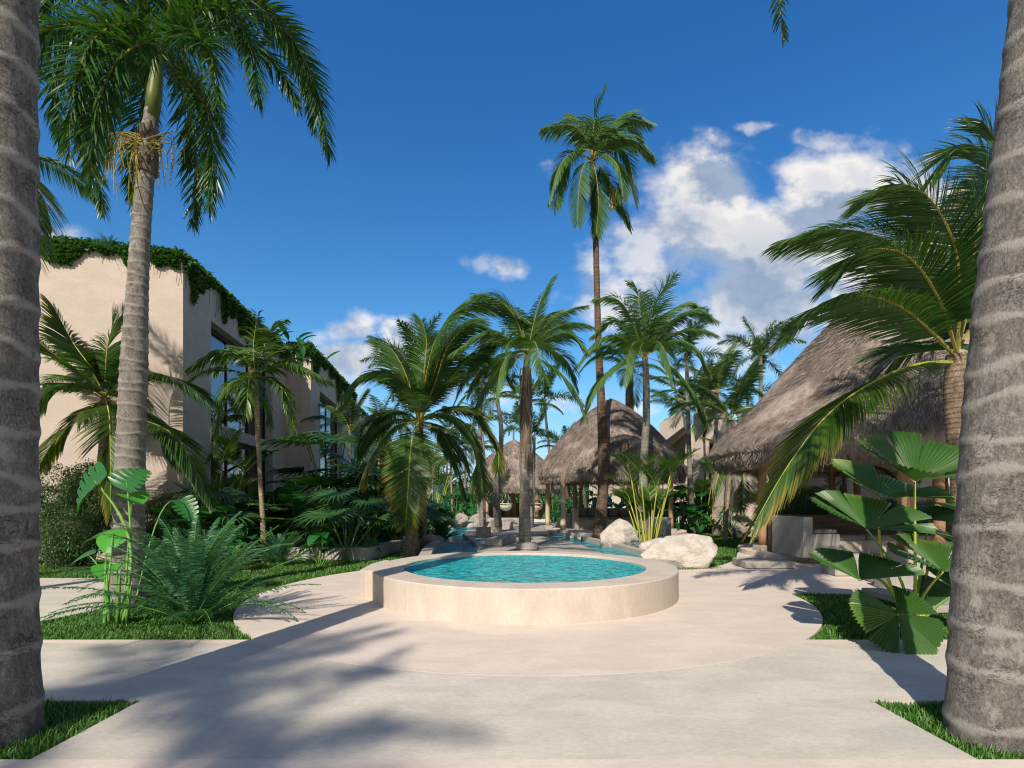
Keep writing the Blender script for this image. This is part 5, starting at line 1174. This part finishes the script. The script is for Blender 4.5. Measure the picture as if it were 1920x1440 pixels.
# licuala fan palm at the right foreground
YL = 6.5
lb0 = Vector((*G(1712, 1183), 0))
lic = thing('fan_palm', 'foreground fan palm with big pleated round leaves on the right lawn', 'palm', tuple(lb0))
def lic_leaf(px, py, Y, Rpx, nrm, top, gap, span=310, seed=0, mat='leaf_fan', sag=.05, side=(0, 0, 1), stem='stem_yellow', pleats=56, droop=.25, bx=0.0, cone=.15):
    c = W(px, py, Y) - lb0; mb = MB(); mb.tube(arc(Vector((bx, 0, -.02)), c, sag, 12, side), [.022 - .0009 * i for i in range(13)], 8)
    mb.build('stalk', stem, lic, local=True, smooth=True)
    mb = MB(); fan(mb, c, nrm, Rpx / F * Y, top, pleats, gap, span, seed=seed, droop=droop, cone=cone, amp=.010); mb.build('leaf', mat, lic, local=True)
lic_leaf(1715, 902, 6.4, 104, (.02, -.40, .92), (0, .9, .4), (6, 13, 22, 29, 37, 47), 320, 1, bx=.03, cone=.62, droop=.1)
lic_leaf(1648, 932, 6.8, 98, (.2, -.36, .9), (-.3, .9, .2), (9, 20, 33, 44), 290, 2, sag=.08, side=(-1, 0, .3), bx=-.04, cone=.38, droop=.1)
lic_leaf(1625, 992, 6.0, 98, (.12, -.32, .93), (.1, .9, .2), (8, 18, 30, 41), 270, 3, sag=.1, side=(1, 0, 0), stem='stem_green', bx=-.06, cone=.42, droop=.1)
lic_leaf(1752, 1000, 6.9, 70, (.35, -.35, .85), (.6, .6, .2), (10, 22, 35, 46), 300, 4, bx=.06, cone=.2)
lic_leaf(1768, 1072, 6.1, 96, (.05, -.30, .94), (0, .9, .3), (9, 19, 27, 36, 46), 280, 5, sag=.12, side=(-1, 0, .2), bx=.05, cone=.4, droop=.1)
lic_leaf(1611, 1088, 6.0, 86, (.1, -.2, .96), (.3, .9, .3), (12, 26, 40), 240, 6, sag=.22, stem='stem_green', bx=-.05, droop=.05, cone=.45)
lic_leaf(1683, 1152, 5.75, 82, (-.05, -.78, .6), (.1, -.4, -.9), (7, 16, 24, 33, 43), 310, 7, sag=.1, side=(0, -1, .4), stem='stem_green', cone=.05)
lic_leaf(1818, 960, 6.9, 62, (.1, -.15, .95), (.2, .9, .3), (12, 28, 42), 260, 8, bx=.06, cone=.25)
lic_leaf(1800, 1110, 6.3, 72, (-.6, -.4, .6), (.2, .1, .9), (10, 24, 40), 280, 9, sag=.1, stem='stem_green', mat='leaf_fan_dark')
lic_leaf(1742, 975, 7.0, 58, (-.3, -.3, .85), (.2, .9, .3), (14, 30, 44), 280, 10, stem='stem_green', mat='leaf_fan_dark')
mb = MB()
for i in range(26):
    a = rs_.uniform(0, 6.28); mb.tube([(.03 * math.cos(a), .03 * math.sin(a), 0), (.12 * math.cos(a), .12 * math.sin(a), .07), (.3 * math.cos(a), .3 * math.sin(a), .01)], [.02, .015, .003], 5)
mb.build('dry_leaf_bases', 'dry', lic, local=True)

# prototypes of undergrowth
def und_broad(label, loc, n=16, h=1.2, L=.55, Wd=.42, prof=P_EAR, leaf='leaf_under', seed=0, name='elephant_ear_plant', cat='plant', group=None, rip=.06, upm=1.0, curl=.7):
    rnd = random.Random(seed); o = thing(name, label, cat, loc, group=group); st, lf = MB(), MB()
    for i in range(n):
        a = i * 2.39996 + rnd.uniform(-.3, .3); hh = h * rnd.uniform(.35, 1.05); r = h * rnd.uniform(.12, .5); t = Vector((r * math.cos(a), r * math.sin(a), hh))
        st.tube(arc((0.05 * math.cos(a), .05 * math.sin(a), -.02), t, .1, 7), [.016] * 4 + [.012] * 4, 6)
        e = rnd.uniform(-.5, .7) * upm; d = Vector((math.cos(a) * math.cos(e), math.sin(a) * math.cos(e), math.sin(e))); sc_ = rnd.uniform(.7, 1.15)
        blade(lf, t, d, (0, 0, 1) if abs(e) < 1.2 else (-math.cos(a), -math.sin(a), .2), L * sc_, Wd * sc_, prof, curl * rnd.uniform(.6, 1.4), rnd.uniform(.1, .35), back=.2 if prof in (P_EAR, P_HEART) else 0, rip=rip, seed=seed + i)
    st.build('stalks', 'stem_green', o, local=True); lf.build('leaves', leaf, o, local=True, smooth=True); return o
def und_fan(label, loc, n=12, h=1.3, R=.6, leaf='leaf_fan_dark', split=True, seed=0, name='fan_palm', cat='palm'):
    rnd = random.Random(seed); o = thing(name, label, cat, loc); st, lf = MB(), MB()
    for i in range(n):
        a = i * 2.39996 + rnd.uniform(-.3, .3); hh = h * rnd.uniform(.45, 1.05); r = h * rnd.uniform(.2, .65); t = Vector((r * math.cos(a), r * math.sin(a), hh))
        st.tube(arc((0, 0, -.02), t, .08, 6), .012, 5); e = rnd.uniform(-.3, .6); top = Vector((math.cos(a) * math.cos(e), math.sin(a) * math.cos(e), math.sin(e))); nm = Vector((-math.cos(a) * math.sin(e), -math.sin(a) * math.sin(e), math.cos(e)))
        nm = (nm + Vector((math.cos(a), math.sin(a), 0)) * .4).normalized()
        if split: fansplit(lf, t, nm, R * rnd.uniform(.8, 1.15), top, 30, 280, seed=seed + i, droop=.25)
        else: fan(lf, t, nm, R * rnd.uniform(.8, 1.1), top, 40, (8, 18, 30), 290, seed=seed + i, droop=.3)
    st.build('stalks', 'stem_green', o, local=True); lf.build('leaves', leaf, o, local=True); return o
def bush(label, loc, w_, d_, h_, n=9000, size=.05, leaf='leaf_shrub', seed=0, name='shrub', cat='shrub', hang=.4, group=None, lumps=16):
    rs = np.random.RandomState(seed); o = thing(name, label, cat, loc, group=group); cen = np.column_stack([rs.uniform(-.7, .7, lumps) * w_ / 2, rs.uniform(-.7, .7, lumps) * d_ / 2, rs.uniform(.15, .8, lumps) * h_]); rad = rs.uniform(.25, .42, lumps)
    k = rs.randint(0, lumps, n); v = rs.normal(0, 1, (n, 3)); v /= np.linalg.norm(v, axis=1)[:, None]; rr = rs.uniform(.55, 1.08, n) ** .6
    P = cen[k] + v * (rad[k] * rr)[:, None] * np.array([w_ * .8, d_ * .8, h_ * .62]); P[:, 2] = np.clip(P[:, 2], .01, None)
    mb = MB(); leafcloud(mb, P, size, hang, .45, seed, out=v * .5); mb.build('leaves', leaf, o, local=True)
    mb = MB(); rr_ = random.Random(seed)
    for i in range(12):
        c = cen[i % lumps]; mb.tube(arc((rr_.uniform(-.1, .1), rr_.uniform(-.1, .1), -.03), tuple(c), .08, 5), [.03, .025, .02, .015, .01, .006], 5)
    mb.build('branches', 'fibre', o, local=True); return o
# shrubs along the left facade
bush('tall glossy small-leaved shrub between the near left trunk and the grey palm', (-10.5, 13.0, 0), 2.1, 1.5, 2.7, 34000, .055, seed=1, hang=.8)
bush('lower small-leaved shrub at the left edge behind the path', (-12.6, 13.2, 0), 1.6, 1.2, 2.9, 15000, .055, seed=2, hang=.8)
bush('dark small-leaved shrub right of the grey palm trunk', (*G(320, 1045), 0), 1.7, 1.2, 2.0, 20000, .05, 'leaf_shrub', seed=3, hang=.8)
s1 = bush('round shrub behind the sofa wall of the big pavilion', (12.1, 21.7, 0), 2.6, 1.4, 2.4, 17000, .055, 'leaf_shrub', seed=4, hang=.1)
copy_thing(s1, (14.0, 21.8, 0), 2.2, .95, 'shrub in the shade right of the round one behind the pavilion')
copy_thing(s1, (16.0, 21.6, 0), 4.2, 1.0, 'shrub above the pale planter wall behind the pavilion')
copy_thing(s1, (18.0, 21.5, 0), 5.2, .95, 'shrub near the right palm trunk behind the planter wall')

ua = und_broad('big elephant ear plant before the second left block', (*G(556, 1042), 0), 11, 1.9, .95, .9, P_EAR, 'leaf_broad', 5)
ub = und_broad('low glossy leafy plant at the foot of the left building', (*G(455, 1040), 0), 12, 1.1, .55, .45, P_EAR, 'leaf_broad', 6)
uc = und_broad('dense dark undergrowth plant behind the trough pool', (-6.2, 16.9, 0), 22, 1.5, .6, .2, P_LANCE, 'leaf_under', 7, name='ginger_plant')
ud = und_broad('young banana plant with long upright leaves on the left bank', (-5.5, 24.0, 0), 11, 1.2, 1.5, .42, P_BANANA, 'leaf_broad', 8, name='banana_plant', rip=.15, upm=2.0, curl=.9)
uf = und_fan('drooping spiky fan palm before the second left block', (*G(650, 1050), 0), 13, 1.9, .95, 'leaf_fan_dark', True, 9)
ug = und_fan('round-leaved fan palm in shade at the foot of the left building', (*G(425, 1030), 0), 9, 1.7, .60, 'leaf_fan', False, 10)
lay = [(ua, (*G(700, 1030), 0), .8, 1.0, 'elephant ear plant in sun left of the leaning coconut palm'), (ua, (*G(440, 1055), 0), .75, 2.4, 'pair of bright elephant ears behind the sword fern'),
       (ub, (*G(600, 1060), 0), .7, .5, 'small leafy plant in front of the trough pool'), (uc, (-8.6, 18.4, 0), 1.25, .8, 'dark thicket against the side wall of the left building'),
       (uc, (-7.7, 15.4, 0), 1.0, 1.9, 'dark thicket left of the trough pool'), (uc, (-4.6, 20.2, 0), 1.2, 2.7, 'dark thicket beyond the trough pool'), (uc, (-3.9, 22.5, 0), 1.1, 3.6, 'leafy thicket behind the leaning coconut palm'),
       (ud, (-6.8, 21.3, 0), 1.2, 1.1, 'banana-like plant before the tall window of the second block'), (uf, (-6.9, 19.9, 0), 2.1, 1.15, 'tall spiky fan palm before the second block window'), (uf, (*G(596, 1048), 0), .72, 3.3, 'small fan palm drooping over the trough pool wall'),
       (uf, (-4.9, 19.0, 0), 1.0, .3, 'dark fan palm behind the trough pool'), (uf, (*G(745, 1030), 0), .8, 4.1, 'dark fan palm left of the leaning coconut trunk'), (ug, (-7.9, 17.0, 0), .9, 1.7, 'round-leaved fan palm beside the grey side wall'),
       (ug, (*G(470, 1030), 0), .75, 4.4, 'low round-leaved fan palm left of the thin palm stem'), (ud, (-4.6, 28.5, 0), 1.2, 2.3, 'banana plant on the far left bank'), (uc, (-5.6, 27.5, 0), 1.3, .2, 'green thicket on the far left bank'),
       (uc, (-5.0, 33.0, 0), 1.5, 1.2, 'green thicket beyond the sloping rock'), (ub, (-4.3, 30.5, 0), 1.3, 2.2, 'leafy plant behind the sloping rock'), (uc, (-4.4, 40.0, 0), 1.8, 3.2, 'far thicket at the left of the far hut'), (ub, (-3.4, 46.0, 0), 2.2, 1.6, 'far leafy plant left of the far hut'),
       (uc, (2.9, 36.0, 0), 1.5, 4.2, 'thicket right of the far hut'), (ub, (3.6, 33.0, 0), 1.4, .9, 'leafy plant between the two smaller huts'), (uc, (5.2, 37.5, 0), 1.8, 1.1, 'thicket behind the left posts of the central hut'),
       (ub, (3.4, 30.2, 0), 1.5, 2.9, 'broad leafy plant behind the left half of the central bench'), (ub, (5.0, 29.6, 0), 1.6, .4, 'broad leafy plant behind the middle of the central bench'), (ub, (6.8, 29.4, 0), 1.6, 3.4, 'broad leafy plant behind the right half of the central bench'),
       (ud, (5.6, 30.8, 0), 1.3, 1.4, 'banana plant rising behind the central bench'), (ud, (8.6, 30.0, 0), 1.3, 3.0, 'banana plant right of the central hut'), (ua, (8.9, 26.6, 0), 1.2, 1.6, 'elephant ear plant right of the central hut posts'),
       (uc, (9.2, 28.6, 0), 1.6, 2.5, 'dark thicket before the beige building at right'), (ub, (10.3, 26.6, 0), 1.4, .8, 'leafy plant left of the cane palms on the right lawn'), (uc, (11.5, 27.6, 0), 1.5, .1, 'dark thicket behind the thin-stemmed palms'),
       (ub, (12.3, 26.2, 0), 1.3, 4.0, 'low leafy plant behind the small yellow palm'), (uc, (10.9, 25.4, 0), .95, 5.0, 'low dark plant at the back of the right lawn'), (ub, (7.4, 24.9, 0), 1.1, 2.0, 'leafy plant beside the right post of the central hut'),
       (uc, (10.1, 24.3, 0), 1.0, 2.0, 'dark plant before the left end of the garden wall'), (uf, (9.9, 28.4, 0), 1.3, 1.0, 'fan palm in shade behind the cane palms'), (ua, (-8.3, 13.4, 0), .8, 5.5, 'shaded elephant ear left of the low fan palms')]
for src, loc, sc_, rz, lb in lay: copy_thing(src, loc, rz, sc_, lb)
for src, loc, rz, sc_, lb in ((ac, (*G(352, 1036), 0), 2.9, .8, 'tall cane palm against the building corner behind the grey palm'), 
        (uf, (-8.2, 14.2, 0), 1.1, 1.0, 'spiky fan palm under the big side window'), (uf, (-6.1, 18.4, 0), 5.1, 1.05, 'big spiky fan palm rising over the trough pool'),
        (ua, (-7.0, 16.0, 0), 3.1, 1.05, 'elephant ear plant above the low fan palms'), (uc, (-8.9, 14.4, 0), 3.0, 1.1, 'dark thicket at the base of the building corner'), (ug, (-7.2, 14.6, 0), 3.3, 1.05, 'round-leaved fan palm beside the thin palm stem'),
        (uc, (-5.8, 21.5, 0), 1.9, 1.4, 'high dark thicket between the second block and the coconut palm'), (ua, (-5.2, 21.0, 0), 4.9, 1.2, 'tall elephant ear behind the trough pool'), (uf, (-3.7, 20.6, 0), .8, .9, 'spiky fan palm at the back of the leaning coconut palm'),
        (ub, (-6.4, 12.1, 0), 1.0, .55, 'small leafy plant on the lawn behind the fern'), (ac, (-5.6, 26.5, 0), 1.9, 1.1, 'cane palm on the left bank beyond the coconut palm'), (ac, (-5.4, 36.0, 0), .9, 1.3, 'far cane palm left of the grey bank boulder')):
    copy_thing(src, loc, rz, sc_, lb)
for src, loc, rz, sc_, lb in ((ub, (-6.6, 15.0, 0), .4, .95, 'sunlit leafy plant behind the thin palm stem'), (ub, (-8.2, 16.0, 0), 2.0, 1.2, 'broad leafy plant under the side window'), (uc, (-3.6, 19.4, 0), 1.2, .9, 'leafy thicket behind the far end of the trough pool'),
        (ub, (-3.3, 24.5, 0), 3.1, 1.0, 'leafy plant on the left bank before the far rocks'), (ub, (8.8, 24.4, 0), 1.3, .9, 'leafy plant at the edge of the right lawn by the hut step'), (uc, (12.6, 24.9, 0), 3.4, .8, 'thicket glimpsed over the stones by the garden wall'),
        (ud, (7.9, 27.6, 0), .6, 1.2, 'banana plant behind the right post of the central hut'), (ua, (10.6, 28.0, 0), 2.6, 1.2, 'elephant ear plant in the shade before the beige building')):
    copy_thing(src, loc, rz, sc_, lb)
# small ground plants at the roots of the clump and in beds
for k_, (px, py, s_, lb) in enumerate(((1190, 1022, .5, 'small yellowish plant at the root of the upright clump'), (690, 1045, .6, 'thin-leaved plant by the corner of the trough pool'), (812, 1000, .6, 'small plant on the bank beside the grey rock'))):
    copy_thing(uc, (*G(px, py), 0), k_ * 1.3, s_, lb)

# ------------------------------------------------------------------ roof planting
def ivy_along(label, a, b, z, n, drop, seed=0, out=(0, 0), thick=.35, gaps=()):
    """vine spilling over the roof edge from a to b (xy)"""
    rs = np.random.RandomState(seed); a, b = np.array(a), np.array(b); out = np.array(out) / np.linalg.norm(out); L = np.linalg.norm(b - a)
    t = rs.uniform(0, 1, n); prof = np.array([mn.noise(Vector((q * L * .8, seed, 0))) + .5 * mn.noise(Vector((q * L * 2.9, seed, 3))) for q in t]); dr = drop * np.clip(.38 + prof * 1.5, .03, 1.4)
    for g0, g1 in gaps: dr = np.where((t > g0) & (t < g1), dr * .12, dr)
    s_ = rs.uniform(0, 1, n) ** 1.5; z_ = z + .16 - s_ * (dr + .12); dist = np.where(z_ > z, rs.uniform(-.45, .12, n), rs.uniform(.015, .05 + thick * .35 * (1 - s_), n))
    xy = a + (b - a) * t[:, None] + out * dist[:, None]
    P = np.column_stack([xy, z_ + np.where(dist < 0, rs.uniform(-.05, .2, n), 0)])
    o = thing('vine', label, 'vine', (a[0], a[1], z)); mb = MB(); outv = np.tile(np.array([out[0], out[1], -.2]), (n, 1)); leafcloud(mb, P, .105, .4, .85, seed, out=outv * .7); rr = random.Random(seed)
    for i in range(int(L * 5)):
        q = rr.random(); p0_ = a + (b - a) * q + out * .03; dd = drop * rr.uniform(.3, 1); mb.tube([(p0_[0], p0_[1], z + .1), (p0_[0] + out[0] * .06, p0_[1] + out[1] * .06, z), (p0_[0] + rr.uniform(-.1, .1), p0_[1] + out[1] * .05, z - dd)], .006, 4, m=1)
    mb.build('leaves', ['leaf_ivy', 'fibre'], o); return o
fd = (FL - C0).normalized(); fo = (-fd.y, fd.x) if (-fd.y) * 0 + fd.x < 0 else (fd.y, -fd.x)
at = lambda px: tuple(C0 + fd * (lambda k: (C0.x - (px - CX) / F * C0.y) / ((px - CX) / F * fd.y - fd.x))(0))
ivy_along('thick green vine hanging over the front roof edge at the far left', at(60), at(168), HB, 4200, .38, 1, fo)
ivy_along('vine clump spilling over the roof edge right of the tall grey palm', at(236), tuple(C0), HB, 5200, .75, 2, fo, gaps=((.93, 1.0),))
ivy_along('thin trailing vine along the front roof edge behind the grey palm trunk', at(165), at(238), HB, 1500, .22, 9, fo)
ivy_along('long vine covering the receding roof edge of the first left block', tuple(C0), tuple(C1), HB, 15000, 1.0, 3, (dirS.y, -dirS.x), thick=.8)
ivy_along('vine over the lit end face of the second left block', (C1.x, 24.3), tuple(E0), HB + .2, 3000, .6, 4, (0, -1))
ivy_along('vine along the receding roof edge of the second left block', tuple(E0), tuple(E1), HB + .2, 9000, 1.1, 5, (dirS.y, -dirS.x), thick=.8)
ivy_along('vine on the roof edge of the third left block', (-10.4, 35.0), (-11.9, 50), 7.9, 5000, .7, 6, (1, 0), thick=.8)
def rooffern(label, px, Y0, z, s_, rz): copy_thing(bf, (*Y0, z), rz, s_, label)
copy_thing(bf, (*at(203), HB - .05), .3, .34, 'small light fern drooping over the front roof edge')
rp = lambda t, dn: tuple(C0 + dirS * t + nrm * dn)
for i, (t, dn, s_, lb, src) in enumerate(((.9, .5, .62, 'fern on the roof corner of the first left block', bf), (2.6, .7, .6, 'fern further along the first roof edge', bf), (4.4, .6, .5, 'leafy plant on the first roof edge', ub), (6.2, .7, .6, 'dark fern near the end of the first roof edge', bf),
                                      (5.3, 1.0, .6, 'fan palm on the roof of the first left block', uf))):
    x, y = rp(t, dn); copy_thing(src, (x, y, HB - .45), i * 1.3, s_, lb)
rp2 = lambda t, dn: tuple(E0 + dirS * t + nrm * dn)
for i, (t, dn, s_, lb) in enumerate(((.4, .8, .75, 'banana plant on the corner of the second left roof'), (4.0, .8, .8, 'banana plant in the middle of the second left roof edge'), (7.5, 1.0, .7, 'banana plant at the far end of the second left roof'), (-.3, 1.6, .7, 'banana plant behind the corner of the second left roof'))):
    x, y = rp2(t, dn); copy_thing(ud, (x, y, HB - .2), i * 2.1, s_, lb)
for i, (px, py, Y, s_, lb) in enumerate(((1270, 790, 41, 1.3, 'bushy green plant on the slanted roof at right'), (1315, 772, 38, 1.2, 'bushy plant on the middle roof at right'))):
    v = W(px, py, Y); copy_thing(ub, (v.x, v.y, v.z - .6), i * 2, s_, lb)

# far wood closing the view
def far_wood():
    rs = np.random.RandomState(3); mb = MB(); Ps = []
    for i in range(60):
        x = -34 + i * 1.35 + rs.uniform(-.5, .5); y = 64 + rs.uniform(-5, 7) + max(0, abs(x - 4) - 20) * -.3; h = rs.uniform(2.6, 5.6) + (1.8 if x > 10 or x < -8 else 0); r = rs.uniform(1.5, 2.6)
        n = 1500; v = rs.normal(0, 1, (n, 3)); v /= np.linalg.norm(v, axis=1)[:, None]; lump = 1 + .25 * np.sin(v[:, 0] * 7 + i) * np.cos(v[:, 2] * 6)
        Ps.append(np.array([x, y, h * .55]) + v * np.array([r, r, h * .5]) * (rs.uniform(.6, 1.05, n) * lump)[:, None])
    P = np.concatenate(Ps); P[:, 2] = np.maximum(P[:, 2], 0.02); leafcloud(mb, P, .38, .3, .45, 4); o = mb.build('far_wood', 'leaf_under'); setp(o, 'mass of low green tropical trees closing the view behind the huts', 'wood', kind='stuff')
far_wood()
GR = {'palm tree': 'palms around the pool garden', 'fern': 'sword ferns in the planting', 'plant': 'leafy plants in the beds', 'palm': 'fan palms in the planting', 'palm clump': 'clumping cane palms', 'shrub': 'small-leaved shrubs',
      'vine': 'vines along the roof edges', 'pavilion': 'thatched huts', 'building': 'beige buildings', 'planter': 'concrete planters', 'bench': 'benches on the deck', 'kerb': 'kerbs of the winding pool', 'sofa': 'built-in sofas'}
for o in list(COL.objects):
    if o.parent is None and o.get('category') in GR and not o.get('group'): o['group'] = GR[o['category']]
print('objects', len(S.objects), 'verts', sum(len(m.vertices) for m in bpy.data.meshes))
